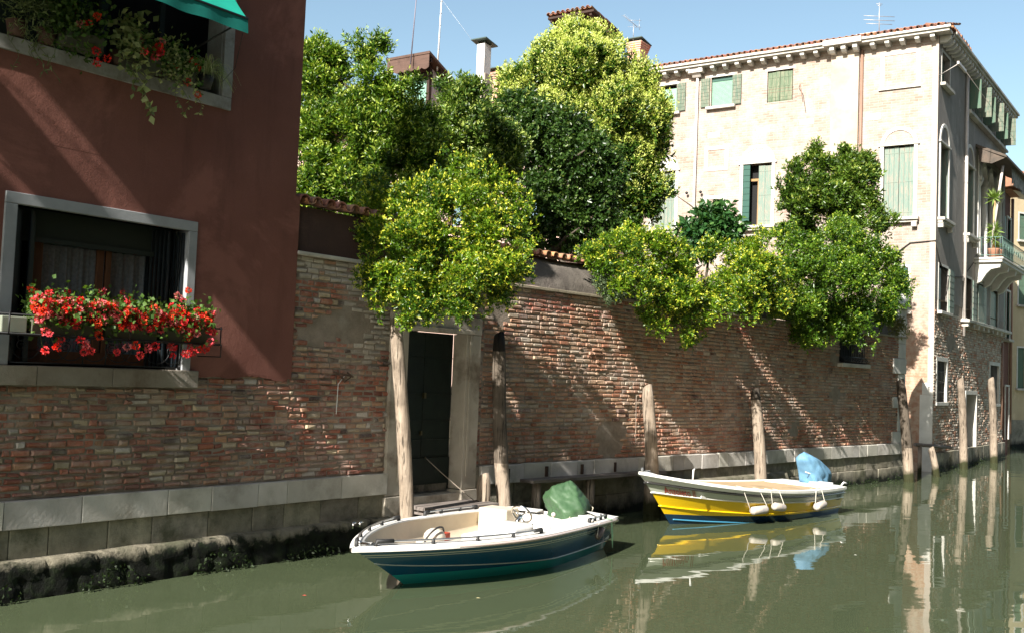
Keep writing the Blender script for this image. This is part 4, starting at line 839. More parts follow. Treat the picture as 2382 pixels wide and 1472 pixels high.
def wp(u0, v0, u1, v1): 
    b_ = zp(u0, v0); dd = (b_-CAM).dot(_F); t_ = at(u1, v1, dd); b_.z = -.4; return b_, t_
for a, l_, r_ in (((2118, 1120, 2094, 885), 'tall leaning dark mooring post at the far end of the brick wall', .135), ((2183, 1108, 2166, 1042), 'short tilted mooring post in the water before the palazzo corner', .10),
                  ((2243, 1090, 2234, 882), 'straight pale mooring post left of the dark canal doorway', .125), ((2313, 1076, 2305, 880), 'pale mooring post below the narrow window, farthest to the right', .13)):
    b, t_ = wp(*a); post(l_, b, t_, r_, r_*.85, .03, dark=.35 if 'dark mooring' in l_ or 'tilted' in l_ else .8)
b, t_ = wp(2206, 1085, 2205, 1040); post('short white stake at the foot of the canal side wall', b, t_, .10, .09, 0)
b = wpt(F2, 1128, 1190, .4); b.z = -.4; post('short square cut stake beside the door step', b, wpt(F2, 1125, 1107, .35), .11, .10, 0)
jt = thing('plank_walkway', 'narrow grey plank shelf on stakes along the foot of the brick wall', 'walkway', F2)
mb = MB(); mb.box(.85, 4.45, -.36, -.09, .665, .71, j=.004); mb.build('plank', PLANKW, jt, bevel=.005)
for x in (1.1, 2.45, 4.1): mb = MB(); mb.tube([(x, -.22, -.4), (x, -.22, .664)], [.085, .07], 8); mb.build('leg', POST, jt)
jt = thing('plank_walkway', 'thin beam on stakes crossing the side canal mouth', 'walkway', M=Matrix.Identity(4))
a, b = at(2128, 1033, 28.5), at(2212, 1040, 31); mb = MB(); mb.tube([a, b], .05, 6); mb.build('plank', PLANKW, jt)
for u, d in ((2140, 28.8),): p = at(u, 1036, d); mb = MB(); mb.tube([(p.x, p.y, -.4), p], .06, 6); mb.build('leg', POST, jt)
st = thing('door_step', 'weathered wooden landing step under the green water door', 'step', F1)
mb = MB()
for i in range(4): mb.box(2.15, 3.45, -.62+.14*i, -.49+.14*i, .43, .475, j=.004)
for x in (2.2, 3.3): mb.box(x, x+.07, -.60, -.08, .36, .428)
mb.build('tread', PLANKW, st, bevel=.004)
for x in (2.45, 3.15): mb = MB(); mb.box(x, x+.09, -.45, -.37, -.3, .36); mb.build('leg', POST, st)

# ------------------------------------------------------------------ boats
def boat_M(bow, az): a = R(az); return Matrix.Translation(Vector((bow[0], bow[1], 0))) @ Matrix.Rotation(R(90-az), 4, 'Z')   # x from bow to stern, -y towards the camera
class Hull:
    def __init__(s, L, B, Bs, zb, zs, full, sh, rake, tuck=.80, wlp=1.5, back=.06):
        s.L, s.B, s.Bs, s.zb, s.zs, s.full, s.sh, s.rake, s.tuck, s.wlp, s.back = L, B, Bs, zb, zs, full, sh, rake, tuck, wlp, back
    def zg(s, u): return s.zs+(s.zb-s.zs)*(1-u)**s.sh
    def hw(s, u, k=0):
        f = s.full*(1-k)+s.wlp*k; tm = .55
        w = s.B/2*(1-(1-min(u/tm, 1))**f) if u < tm else s.B/2+(s.Bs/2-s.B/2)*((u-tm)/(1-tm))**2
        return w*(1-(1-s.tuck)*k)
    def P(s, u, k, side, out=0.):                      # k 0 gunwale, 1 waterline, up to 1.4 keel
        zg = s.zg(u)
        if k <= 1: z = zg*(1-k); kk = k; q = 1
        else: z = -(k-1)*.9; kk = 1; q = max(0, 1-(k-1)/.4)**.7
        x0 = s.rake*(kk**.9)+(k-1)*1.2*(k > 1); x1 = s.L-s.back*kk
        return Vector((x0+(x1-x0)*u, side*(s.hw(u, kk)*q+out), z))
    def skin(s, mb, ks, cols, n=48):
        us = [(i/n)**1.35 for i in range(n+1)]
        for side in (-1, 1):
            for a, b, c in zip(ks, ks[1:], cols):
                base = len(mb.v)
                for u in us: mb.v += [tuple(s.P(u, a, side)), tuple(s.P(u, b, side))]
                for i in range(n):
                    f = [base+2*i, base+2*i+1, base+2*i+3, base+2*i+2]; mb.f.append(f if side > 0 else f[::-1]); mb.c.append(c(us[i]) if callable(c) else c); mb.sm.append(True)
        for a, b, c in zip(ks, ks[1:], cols):
            mb.quad(s.P(1, a, -1), s.P(1, b, -1), s.P(1, b, 1), s.P(1, a, 1), c(1) if callable(c) else c)
    def strip(s, mb, k, out, rad, u0=0, u1=1, n=50, col=(1, 1, 1), sides=(-1, 1), kf=None):
        for sd_ in sides: mb.tube([s.P(u0+(u1-u0)*(i/n)**1.2, kf(u0+(u1-u0)*(i/n)**1.2) if kf else k, sd_, out) for i in range(n+1)], rad, 6, col)
HULLP = mat_attr('hull_paint', .25, .5, .12, .3)
GEL = mat_flat('white_gelcoat', (.78, .77, .74), .35); LINER = mat('cream_liner', (.62, .54, .42), (.55, .47, .36), 3, .5); BLK = mat_flat('black_rubber', (.02, .02, .02), .6); CHROME = mat_flat('chrome', (.7, .7, .7), .15, 1.)
# --- blue motorboat
HB = Hull(4.755, 1.946, 1.65, .49, .40, 2.1, .6, .95, .80, 1.5)
bb = thing('motorboat', 'small open motorboat with dark blue hull and white deck moored by the door', 'boat', M=boat_M((-1.527, 10.565), 29.6))
NAVY = (.006, .072, .145); TURQ = (.015, .30, .29); LINE = (.45, .47, .42)
mb = MB(); HB.skin(mb, [0, .10, .17, .20, .23, .25, .55, .74, 1, 1.2, 1.4], [(.5, .45, .42), NAVY, LINE, NAVY, LINE, NAVY, NAVY, TURQ, TURQ, TURQ]); mb.build('hull', HULLP, bb)
mb = MB(); HB.strip(mb, .5, .004, .010, .02, 1, kf=lambda u: .44+.36*min(1, (u*1.6))**.7); mb.build('spray_rail', mat_attr('grey_line', .4), bb) if 0 else None
mb = MB(); HB.strip(mb, .5, .002, .008, .0, 1, col=(.35, .40, .40), kf=lambda u: .40+.34*min(1, u*1.8)**.6); mb.build('spray_rail', HULLP, bb)
mb = MB(); HB.strip(mb, .03, .012, .022, 0, 1, col=(.62, .50, .46)); mb.build('rub_rail', HULLP, bb)
def deck_ring(H, mb, inset, x_in, lift=.03, u_end=1., n=44, lip=.03):
    us = [(i/n)**1.2*u_end for i in range(n+1)]; inner = []
    for sd_ in (-1, 1):
        o_ = [H.P(u, 0, sd_, .012) for u in us]; i_ = []
        for u, p in zip(us, o_):
            wi = max(0, H.hw(u)-inset); x = max(p.x, x_in) if wi <= 0 else p.x
            q = Vector((max(p.x, x_in), sd_*max(0, H.hw(max(u, 0))-inset), p.z+lift)); i_.append(q)
        base = len(mb.v)
        for p, q in zip(o_, i_): mb.v += [tuple(p+Vector((0, 0, -.03))), tuple(p+Vector((0, 0, .012))), tuple(q), tuple(q-Vector((0, 0, lip)))]
        for i in range(n):
            for k in range(3):
                f = [base+4*i+k, base+4*i+k+1, base+4*i+k+5, base+4*i+k+4]; mb.f.append(f); mb.c.append((1, 1, 1)); mb.sm.append(k != 0)
        inner.append(i_)
    return us, inner
mb = MB(); us, inner = deck_ring(HB, mb, .15, .36)
# fore deck infill
for i in range(len(us)-1):
    if inner[0][i].x <= .3601 and inner[0][i+1].x <= .3601: continue
deck = mb.build('gunwale_deck', GEL, bb)
mb = MB(); pr = [inner[0][i] for i in range(len(us))]; ps = [inner[1][i] for i in range(len(us))]
for A_ in (pr, ps):                                   # liner: side walls flaring down to the cockpit sole
    base = len(mb.v)
    sd_ = -1 if A_ is pr else 1
    for u, p in zip(us, A_):
        a_, b_ = HB.P(u, .35, sd_, -.07), HB.P(u, .80, sd_, -.07)
        if a_.y*sd_ < 0: a_.y = 0
        if b_.y*sd_ < 0: b_.y = 0
        mb.v += [(p.x, p.y, p.z-.02), (max(a_.x, p.x), a_.y, a_.z), (max(b_.x, p.x)+.06, b_.y, max(b_.z, .06))]
    for i in range(len(A_)-1):
        for k in range(2): mb.f.append([base+3*i+k, base+3*i+k+1, base+3*i+k+4, base+3*i+k+3]); mb.c.append((1, 1, 1)); mb.sm.append(True)
nb = len(us)*3
for i in range(len(us)-1): mb.f.append([3*i+2, 3*i+5, nb+3*i+5, nb+3*i+2]); mb.c.append((1, 1, 1)); mb.sm.append(False)
mb.build('cockpit_liner', LINER, bb)
mb = MB()                                              # bow locker step, side bench, stern bench
CB_ = mat_flat('cream_bench', (.60, .52, .41), .5)
for q in ((1.75, 2.1, -.42, .42, .16, .26), (2.1, 2.6, .22, .66, .14, .26), (3.75, 4.1, .34, .78, .06, .50)): mb = MB(); mb.box(*q); mb.build('bench', CB_, bb, bevel=.02)
mb = MB(); mb.box(2.15, 2.95, -.60, .05, .14, .40); mb.box(2.52, 3.02, -.48, .02, .38, .47); mb.box(4.12, 4.72, -.74, .74, .12, .36); co_ = mb.build('console', mat_flat('white_console', (.80, .79, .77), .4), bb, bevel=.03)
mb = MB(); mb.box(3.02, 3.06, -.44, -.02, .22, .48); mb.build('dash_panel', mat_flat('grey_dash', (.22, .22, .21), .5), co_, bevel=.01)
mb = MB(); c = Vector((3.30, -.14, .54)); ax = Vector((.75, 0, .55)).normalized(); sx_ = Vector((0, 1, 0)); sy_ = ax.cross(sx_)
mb.tube([c+(sx_*math.cos(a)+sy_*math.sin(a))*.135 for a in [2*math.pi*i/28 for i in range(29)]], .013, 7)
for a in (.5, 2.6, 4.7): mb.tube([c-ax*.04, c+(sx_*math.cos(a)+sy_*math.sin(a))*.13], .010, 5)
mb.tube([c-ax*.18, c-ax*.03], .03, 8); mb.build('steering_wheel', CHROME, co_)
mb = MB(); mb.tube([(3.33, -.52, .36), (3.42, -.53, .54)], .014, 6); mb.ball((3.42, -.53, .56), .03); mb.build('throttle_lever', PIPE, co_)
mb = MB(); mb.box(4.55, 4.74, -.80, -.30, .40, .425); mb.box(4.55, 4.74, .30, .80, .40, .425); mb.box(4.05, 4.55, -.86, -.62, .405, .43); mb.box(4.1, 4.74, -.62, -.30, .25, .405)
mb.add([(4.25, -.80, .43), (4.80, -.83, .43), (4.80, -.30, .43), (4.75, -.32, .47), (4.40, -.70, .455)], [(0, 1, 2, 3, 4)]); mb.build('stern_deck', GEL, bb, bevel=.012)
def rail(H, u0, u1, side, nst, parent, z=.055, ins=.07):
    m_ = MB(); pts = [H.P(u0+(u1-u0)*i/16, 0, side, -ins)+Vector((0, 0, z+.01)) for i in range(17)]; m_.tube(pts, .011, 6); o = m_.build('grab_rail', mat_flat('aluminium', (.55, .55, .55), .3, .9), parent)
    m_ = MB(); 
    for i in range(nst):
        p = pts[round(i*16/(nst-1))]
        if i in (0, nst-1): q = pts[1] if i == 0 else pts[-2]; m_.tube([p+(p-q)*.25+Vector((0, 0, -.06)), p+(p-q)*.15, q], [.022, .026, .022], 6)
        else: m_.tube([p+Vector((0, 0, -.06)), p+Vector((0, 0, .008))], [.024, .016], 6)
    m_.build('rail_bracket', BLK, o)
rail(HB, .06, .50, -1, 5, bb); rail(HB, .03, .42, 1, 5, bb); rail(HB, .56, .80, 1, 4, bb); rail(HB, .80, .93, -1, 4, bb)
mb = MB(); mb.tube([(.10, -.03, .52), (.10, -.03, .56), (.16, .03, .56), (.16, .03, .52)], .010, 5); mb.box(.14, .24, -.06, .03, .515, .53); mb.build('cleat', CHROME, bb); mb = MB()
mb.tube([(1.05, .80, .50), (1.05, .80, .56), (1.12, .80, .56)], .012, 5); mb.build('cleat', CHROME, bb); mb = MB(); mb.tube([(1.2, .82, .5), (1.2, .82, .55), (1.26, .82, .55)], .012, 5); mb.build('cleat', CHROME, bb); mb = MB()
mb.tube([HB.P(.93, 0, -1, -.14)+Vector((0, 0, .02)), HB.P(.93, 0, -1, -.14)+Vector((0, 0, .07)), HB.P(.96, 0, -1, -.14)+Vector((0, 0, .03))], .008, 5); mb.build('cleat', CHROME, bb)
# outboard under its tarpaulin
def unit_(a): return a/np.linalg.norm(a, axis=1, keepdims=True)
def tarp(name, H, c, rx, ry, rz, seed, m_, parent, tilt=.0, floor=.3, peak=(0, 0)):
    nu, nv = 64, 40; V = []; rp = np.random.default_rng(int(seed*10)); Np = unit_(rp.normal(size=(26, 3))); Hp = rp.uniform(.80, 1.02, 26)
    for j in range(nv+1):
        ph = math.pi*.98*j/nv
        for i in range(nu):
            th = 2*math.pi*i/nu; d = Vector((math.sin(ph)*math.cos(th), math.sin(ph)*math.sin(th), math.cos(ph)))
            dt = Np@np.array(d); r = min(1.18, float(np.min(np.where(dt > .15, Hp/np.maximum(dt, .15), 9))))-.10*abs(noise.noise(d*3.0+Vector((0, seed, 0))))-.06*abs(noise.noise(d*7+Vector((3, seed, 0))))+.07*math.sin(th*9+5*noise.noise(d*1.5)+d.z*2)*max(0, .55-d.z)*.8
            p = Vector((d.x*rx*r+peak[0]*max(d.z, 0), d.y*ry*r+peak[1]*max(d.z, 0), d.z*rz*r)); p.x += tilt*p.z
            V.append((c[0]+p.x, c[1]+p.y, max(c[2]+p.z, floor+.02*noise.noise(d*6))))
    Fq = [(j*nu+i, (j+1)*nu+i, (j+1)*nu+(i+1) % nu, j*nu+(i+1) % nu) for j in range(nv) for i in range(nu)]
    return link(name, np_mesh(name, V, Fq, None, True), m_, parent)
mb = MB(); mb.box(4.72, 4.86, -.13, .13, -.2, .45); mb.tube([(4.85, 0, -.5), (4.85, 0, .4)], .07, 8); ob = mb.build('outboard_motor', BLK, bb)
TG = mat('green_tarpaulin', (.040, .090, .038), (.028, .068, .028), 3, .55, .3, 9, .02, spec=.5); tp = tarp('tarpaulin', HB, (4.80, -.06, .50), .40, .32, .36, 3.3, TG, ob, .10, .28, (-.05, .04))
mb = MB(); mb.tube([(4.42, -.36, .30), (4.72, -.41, .36), (5.02, -.34, .48), (5.2, -.12, .56)], .008, 5); mb.tube([(4.2, -.15, .33), (4.22, -.3, .30), (4.3, -.33, .42), (4.27, -.28, .3)], .01, 5); mb.build('lashing', mat_flat('pale_rope', (.55, .48, .36), .9), tp)
# register numbers near the stern, unreadable smudged characters in the photograph
def hull_text(H, body, u0, u1, kc, hgt, side, m_, parent, name='lettering', shear=.25, out=.006):
    cu = bpy.data.curves.new('t', 'FONT'); cu.body = body; cu.size = 1; cu.shear = shear; cu.offset = .012; to = bpy.data.objects.new('t', cu); sc.collection.objects.link(to)
    bpy.context.view_layer.update(); me = bpy.data.meshes.new_from_object(to.evaluated_get(bpy.context.evaluated_depsgraph_get())); bpy.data.objects.remove(to); bpy.data.curves.remove(cu)
    xs = [v.co.x for v in me.vertices]; x0, x1 = min(xs), max(xs); ys = [v.co.y for v in me.vertices]; y0_, y1_ = min(ys), max(ys)
    for v in me.vertices:
        q = (v.co.x-x0)/(x1-x0); u = u0+(u1-u0)*q; dz = ((v.co.y-y0_)/(y1_-y0_)-.5)*hgt; k = kc-dz/H.zg(u); v.co = H.P(u, k, side, out)
    me.name = name; return link(name, me, m_, parent)
hull_text(HB, 'VE 10250', .925, .985, .20, .055, -1, mat_flat('gilt_number', (.30, .26, .12), .5), bb, 'register_number')
# --- yellow boat
HY = Hull(5.14, 1.819, 1.427, .86, .47, 2.7, 2.5, .84, .82, 1.6)
yb = thing('workboat', 'yellow and white wooden decked boat with the name Anzoleto II on its bow', 'boat', M=boat_M((2.066, 16.4), 46.9))
YEL = (.72, .47, .006); WHY = (.66, .66, .60); GRW = (.42, .44, .37); NV = (.006, .028, .065)
mb = MB(); ks = [0, .15, .18, .20, .27, .38, .40, .60, .62, .80, 1, 1.2, 1.4]; cl = [(.78, .77, .74), (.3, .28, .25), (.03, .03, .03), GRW, GRW, WHY, YEL, YEL, YEL, NV, NV, NV]
HY.skin(mb, ks, cl); mb.build('hull', HULLP, yb)
mb = MB(); HY.strip(mb, .19, .014, .020, 0, 1, col=(.03, .03, .03)); HY.strip(mb, .38, .006, .014, 0, 1, col=WHY); mb.build('rub_rail', HULLP, yb)
mb = MB(); HY.strip(mb, .21, .008, .014, .0, 1, col=YEL, kf=lambda u: .64+.10*min(1, u*2.2)**.8); mb.build('spray_rail', HULLP, yb)
mb = MB(); HY.strip(mb, 1, .004, .012, .02, .45, col=(.05, .22, .36), kf=lambda u: .90+.30*u); mb.build('chine_rail', HULLP, yb)
mb = MB(); us, inner = deck_ring(HY, mb, .09, .30, .02); gd = mb.build('gunwale_deck', mat_flat('white_gunwale', (.80, .79, .75), .4), yb)
mb = MB()
for i in range(len(us)-1):
    a, b, c, d = inner[0][i], inner[0][i+1], inner[1][i+1], inner[1][i]
    mb.quad(*(tuple(p-Vector((0, 0, .02))) for p in (a, b, c, d)), (1.9, 2.0, 2.1) if us[i] < .26 else (1, 1, 1))
mb.build('plywood_deck', mat_wood('tan_plywood', (.42, .31, .19), (.34, .245, .145), vertical=False, attr=True, bump=.1), yb)
for q, r_ in (([(.95, -.35, .70), (.95, -.36, .90), (.98, -.36, .91)], .014), ([(.10, 0, .85), (.10, 0, .93)], .02), ([(5.05, -.66, .5), (5.1, -.68, .56), (5.18, -.7, .54)], .016)): mb = MB(); mb.tube(q, r_, 6); mb.build('cleat', WHT, yb)
mb = MB(); mb.box(4.5, 5.1, -.62, .62, .46, .50); mb.box(4.7, 5.05, -.5, -.2, .499, .54); mb.build('stern_deck', WHT, yb, bevel=.006)
mb = MB(); mb.box(5.10, 5.24, -.12, .12, -.2, .55); mb.tube([(5.25, 0, -.5), (5.25, 0, .5)], .07, 8); ob = mb.build('outboard_motor', BLK, yb)
TB = mat('blue_tarpaulin', (.13, .27, .39), (.095, .21, .33), 3, .6, .3, 8, .02); tp = tarp('tarpaulin', HY, (5.08, -.06, .66), .38, .27, .40, 8.1, TB, ob, -.30, .48, (-.12, .02))
mb = MB(); mb.tube([(4.65, -.15, .72), (4.85, -.2, .66), (5.1, -.12, .80), (5.15, .1, .95)], .010, 5); mb.build('lashing', mat_flat('pale_cord', (.5, .5, .4), .9), tp)
RED = mat_flat('red_lettering', (.30, .03, .02), .5); hull_text(HY, 'Anzoleto II', .036, .135, .295, .125, -1, RED, yb, 'boat_name', .35, .016)
hull_text(HY, 'VE 3025', .925, .975, .30, .06, -1, BLK, yb, 'register_number', 0); hull_text(HY, 'VENEZIA', .925, .975, .42, .04, -1, BLK, yb, 'register_number', 0)
mb = MB(); p = HY.P(.165, .36, -1, .01); M_ = Vector((.05, 0, 0)); mb.obox(p, (.13, .0, -.018), (0, .006, 0), (.01, 0, .022), (.75, .74, .68)); mb.ball(tuple(p+Vector((.05, -.01, .035))), .028, 8, 5, (.2, .03, .02), 1, .3, 1); mb.build('painted_emblem', HULLP, yb)
# fenders hang on ropes: things of their own
def fender(H, Mb, u, k, length, rad, label, colr, tilt, group, ropes, cat='fender', uend=None):
    M_ = TM[Mb.name]; c = H.P(u, k, -1, rad+.01); t = thing('boat_fender', label, cat, M=M_ @ Matrix.Translation(c), group=group)
    ax = (H.P(u+.02, k, -1)-H.P(u-.02, k, -1)).normalized(); ax = (ax+Vector((0, 0, tilt))).normalized(); m_ = MB()
    qs = [-.5, -.48, -.42, -.36, .36, .42, .48, .5]; rs = [.25, .6, .9, 1, 1, .9, .6, .25]
    m_.tube([ax*length*q for q in qs], [rad*r for r in rs], 14); m_.build('body', colr, t)
    r_ = MB()
    for q, uo in zip((-.5, .5), ropes):
        if uo is None: continue
        g = H.P(u+uo, 0, -1, .02)-c+Vector((0, 0, .02)); g2 = H.P(u+uo, 0, -1, -.10)-c+Vector((0, 0, .03)); r_.tube([ax*length*q, ax*length*q*1.05+Vector((0, 0, .02)), g, g2], .006, 5)
    r_.build('rope', mat_flat('white_rope', (.62, .58, .50), .9), t)
FW = mat('worn_fender', (.50, .45, .39), (.38, .33, .28), 8, .5, stain=(.20, .22, .30), sscale=3, sp=(.55, .7)); g_ = 'white fenders hanging on the yellow boat'
fender(HY, yb, .36, .60, .37, .07, 'largest white fender on the yellow boat, the one nearest its bow', FW, .1, g_, (-.045, .03))
fender(HY, yb, .465, .50, .32, .066, 'middle white fender with short ropes on the side of the yellow boat', FW, -.1, g_, (-.015, .03))
fender(HY, yb, .755, .54, .36, .07, 'white fender with a blue end near the stern of the yellow boat', FW, .12, g_, (-.02, .02))
fender(HB, bb, .835, .30, .22, .045, 'small grey fender hanging tilted on the side of the blue boat', mat_flat('grey_fender', (.13, .10, .09), .7), .5, None, (-.01, None))
mb = MB(); p = HB.P(.93, 0, -1, .02); pts = [p+Vector((0, .1, .03)), p+Vector((0, 0, .02)), p+Vector((.02, -.012, -.2)), p+Vector((.04, -.01, -.36))]
mb.add([q+Vector((s*w_, 0, 0)) for q, w_ in zip(pts, (.02, .028, .03, .008)) for s in (-1, 1)], [(0, 1, 3, 2), (2, 3, 5, 4), (4, 5, 7, 6)]); tag(mb.build('webbing_strap', mat_flat('mint_strap', (.42, .72, .42), .6), None, M=TM[bb.name]), 'pale green strap hanging over the stern side of the blue boat', 'strap')
# loose gear in the blue boat
MBb = TM[bb.name]
mb = MB(); mb.box(-.16, .16, -.12, .12, 0, .16); mb.tube([(0, 0, .16), (0, 0, .2)], .03, 8); o = mb.build('fuel_can', mat_flat('red_can', (.45, .06, .03), .5), None, bevel=.02, M=MBb @ Matrix.Translation((2.3, .42, .262)) @ Matrix.Scale(.6, 4)); tag(o, 'red fuel can on the side bench inside the blue boat', 'fuel can')
mb = MB(); mb.ball((0, 0, .11), .13, 14, 8, sz=.8); tag(mb.build('buoy_ball', FW, None, M=MBb @ Matrix.Translation((1.85, .22, .27))), 'cream round buoy lying in the bow of the blue boat', 'buoy')
mb = MB(); circ(mb, 0, 0, .17, 0, 330, 0, .012); tag(mb.build('hose_loop', BLK, None, M=MBb @ Matrix.Translation((1.80, .2, .36)) @ Matrix.Rotation(.5, 4, 'X')), 'black hose loop standing behind the buoy in the blue boat', 'hose')
def rope(name, label, pts, r=.008, m_=None, sag=.1):
    P_ = []
    for a, b in zip(pts, pts[1:]):
        for i in range(10): q = i/10; p = Vector(a).lerp(Vector(b), q); p.z -= sag*4*q*(1-q)*(Vector(b)-Vector(a)).length/2; P_.append(p)
    P_.append(Vector(pts[-1])); mb = MB(); mb.tube(P_, r, 5); tag(mb.build(name, m_ or ROPE), label, 'rope')
ROPE = mat_flat('hemp_rope', (.30, .25, .20), .9)
rope('mooring_rope', 'thin rope stretched from the green door down to the step stake', [F1.w(2.72, .17, 1.08), wpt(F1, 1105, 1165, .35)], .007, None, .03)
rope('mooring_rope', 'rope hanging straight beside the post at the yellow boat bow', [wpt(F2, 1498, 940, .36), wpt(F2, 1503, 1108, .42)], .008, None, 0)
rope('hanging_cord', 'thin white cord hanging down the brick wall left of the door', [F1.w(.86, -.05, 2.2), F1.w(.76, -.05, 2.1), F1.w(.75, -.05, 1.72)], .006, WHT, .0)
rope('hanging_cord', 'thin vertical wire on the brick wall left of the yellow boat', [wpt(F2, 1480, 920, .05), wpt(F2, 1478, 1058, .05)], .005, None, 0)
mb = MB(); mb.tube([(.70, -.02, 2.25), (.78, -.12, 2.22), (.98, -.06, 2.2), (.86, -.06, 2.13), (.76, -.1, 2.2)], .014, 5); mb.tube([(.9, -.05, 2.25), (.95, -.12, 2.19)], .012, 5); tag(mb.build('wall_hook', mat_flat('rusty_hook', (.10, .06, .04), .8), None, M=F1.M), 'rusty iron bracket on the brick wall above a hanging cord', 'hook')
# ------------------------------------------------------------------ trees, shrubs and flowers
def unit(a): return a/np.maximum(np.linalg.norm(a, axis=1, keepdims=True), 1e-9)
def leaf_geo(O, D, Ln, W, rng, fold=.25):                       # one folded leaf: two triangles each side of the rib
    n = len(O); D = unit(D); rnd = unit(rng.normal(size=(n, 3))); S = unit(np.cross(D, rnd)); N = np.cross(S, D)
    Ln = Ln[:, None]; W = W[:, None]; tip = O+D*Ln-N*Ln*.10; mid = O+D*Ln*.45
    l = mid+S*W+N*W*fold; r = mid-S*W+N*W*fold
    V = np.stack([O, l, tip, r], 1).reshape(-1, 3); b = (np.arange(n)*4)[:, None]
    F = np.concatenate([b+np.array([[0, 2, 1]]), b+np.array([[0, 3, 2]])], 1).reshape(-1, 3); return V, F
def vnoise(P, s, seed):
    return np.array([noise.noise((p[0]*s+seed, p[1]*s, p[2]*s)) for p in P])
def crown(name, parent, blobs, n_spr, lps, leaf, ratio, spr, dark, light, tip, seed, up=.5, out=.7, rand=.45, inner=.33, matr=None, tipf=.25, M=None, lump=.2, extra=None, keepback=.4, droop=0, tiphi=None, clump=(7, (.36, .52)), wob=.5, cut=-.16):
    rng = np.random.default_rng(seed); C0 = np.array([b[0] for b in blobs], float); R0 = np.array([b[1] for b in blobs], float)
    sub = []                                                    # each lobe breaks up into smaller clumps with gaps between them
    for c, r in zip(C0, R0):
        for _ in range(clump[0]): dd = unit(rng.normal(size=(1, 3)))[0]; f = rng.uniform(*clump[1]); sub.append((c+dd*r*(1-f*.62), r*f*rng.uniform(.85, 1.15, 3)))
    C = np.array([s[0] for s in sub]); Rr = np.array([s[1] for s in sub])
    if Rr.ndim == 1: Rr = np.stack([Rr]*3, 1)
    ar = (Rr.prod(1))**(2/3); pick = rng.choice(len(sub), size=n_spr*3, p=ar/ar.sum()); d = unit(rng.normal(size=(n_spr*3, 3)))
    nz = vnoise(d*1.0+pick[:, None]*3.1, 1.7, seed)*lump*1.6+vnoise(d+pick[:, None]*1.7, 4.5, seed+5)*lump*.9
    isin = rng.random(len(pick)) < inner
    rad = np.where(isin, rng.uniform(.35, .85, len(pick)), 1-np.abs(rng.normal(0, .07, len(pick)))+nz)
    P = C[pick]+d*Rr[pick]*rad[:, None]; sc_ = 1.0/(R0.mean()*1.3); wn = vnoise(P, sc_*1.3, seed+20); P = P+d*(wn*R0.mean()*wob)[:, None]*(~isin)[:, None]
    keep = isin | (vnoise(P, sc_*2.3, seed+30) > cut)          # hollows between the boughs
    for i in range(len(blobs)):
        q = np.linalg.norm((P-C0[i])/R0[i], axis=1); keep &= ~((q < .55) & (rng.random(len(P)) < .8))
    tocam = unit(np.array([[0, 0, HC]])-P); facing = (d*tocam).sum(1); keep &= (facing > -.25) | (rng.random(len(P)) < keepback)
    P, d, isin = P[keep][:n_spr], d[keep][:n_spr], isin[keep][:n_spr]
    A = unit(d*out+np.array([[0, 0, up]])+rng.normal(size=P.shape)*rand); n = len(P); sl = spr*rng.uniform(.6, 1.3, n)
    k = np.repeat(np.arange(n), lps); q = np.tile(np.linspace(0.05, 1, lps), n); O = P[k]+A[k]*(sl[k]*q)[:, None]+rng.normal(size=(len(k), 3))*spr*.04
    perp = unit(np.cross(A[k], unit(rng.normal(size=(len(k), 3))))); D = unit(A[k]*(.35+.5*q[:, None])+perp*.75+np.array([[0, 0, -droop]])+rng.normal(size=perp.shape)*.15)
    Ln = leaf*rng.uniform(.5, 1.35, len(k))*(1-.3*(q > .85)); V, F = leaf_geo(O, D, Ln, Ln*ratio*.5, rng)
    t = np.clip(rng.random(len(k))*.8+vnoise(P, 2.2, seed+9)[k]*.7, 0, 1)[:, None]; col = np.array(dark)*(1-t)+np.array(light)*t
    tm = ((q > .7) & (rng.random(len(k)) < tipf*2.2) & ~isin[k])
    if tiphi is not None: tm &= (P[k][:, 2]+vnoise(P, 1.5, seed)[k]*1.2 > tiphi)
    col[tm] = np.array(tip)*rng.uniform(.75, 1.15, (tm.sum(), 1)); fc = np.repeat(col, 2, 0)
    if extra: V2, F2_, c2 = extra(P, A, d, isin, rng); F = np.concatenate([F, F2_+len(V)]); V = np.concatenate([V, V2]); fc = np.concatenate([fc, c2])
    M = M or Matrix.Identity(4)
    if parent is not None: 
        inv = np.array(TM[parent.name].inverted()); V = V@inv[:3, :3].T+inv[:3, 3]
    return link(name, np_mesh(name, V, F, fc), matr or LEAF, parent)
def bl(lst, d, dz=0, fl_=.8): return [(at(u, v, dd if dd else d), (r*(dd if dd else d)/FL, r*(dd if dd else d)/FL*fl_, r*(dd if dd else d)/FL)) for u, v, r, dd in [(x+(0,))[:4] for x in lst]]
def trunk(parent, base, top, r, seed, limbs=6, spread=1.0, over=False):
    m_ = MB(); rn = random.Random(seed); b, t = Vector(base), Vector(top); o = TM[parent.name].translation
    up_ = Vector((b.x, b.y, max(4.6, t.z-1))) if over else None
    pts = [(b.lerp(up_, i/4) if i <= 4 else up_.lerp(t, (i-4)/3)) if over else b.lerp(t, i/7) for i in range(8)]; pts = [p+Vector((rn.uniform(-.05, .05), rn.uniform(-.05, .05), 0)) for p in pts]; m_.tube([p-o for p in pts], [r*(1-.08*i) for i in range(8)], 9)
    for i in range(limbs):
        s = pts[rn.randint(5, 7) if over else rn.randint(3, 7)]; e = s+Vector((rn.uniform(-1, 1), rn.uniform(-1, 1), rn.uniform(.4, 1)))*spread; m_.tube([s-o, s.lerp(e, .5)-o+Vector((0, 0, .08)), e-o], [r*.45, r*.3, r*.12], 6)
    m_.build('trunk', BARK, parent)
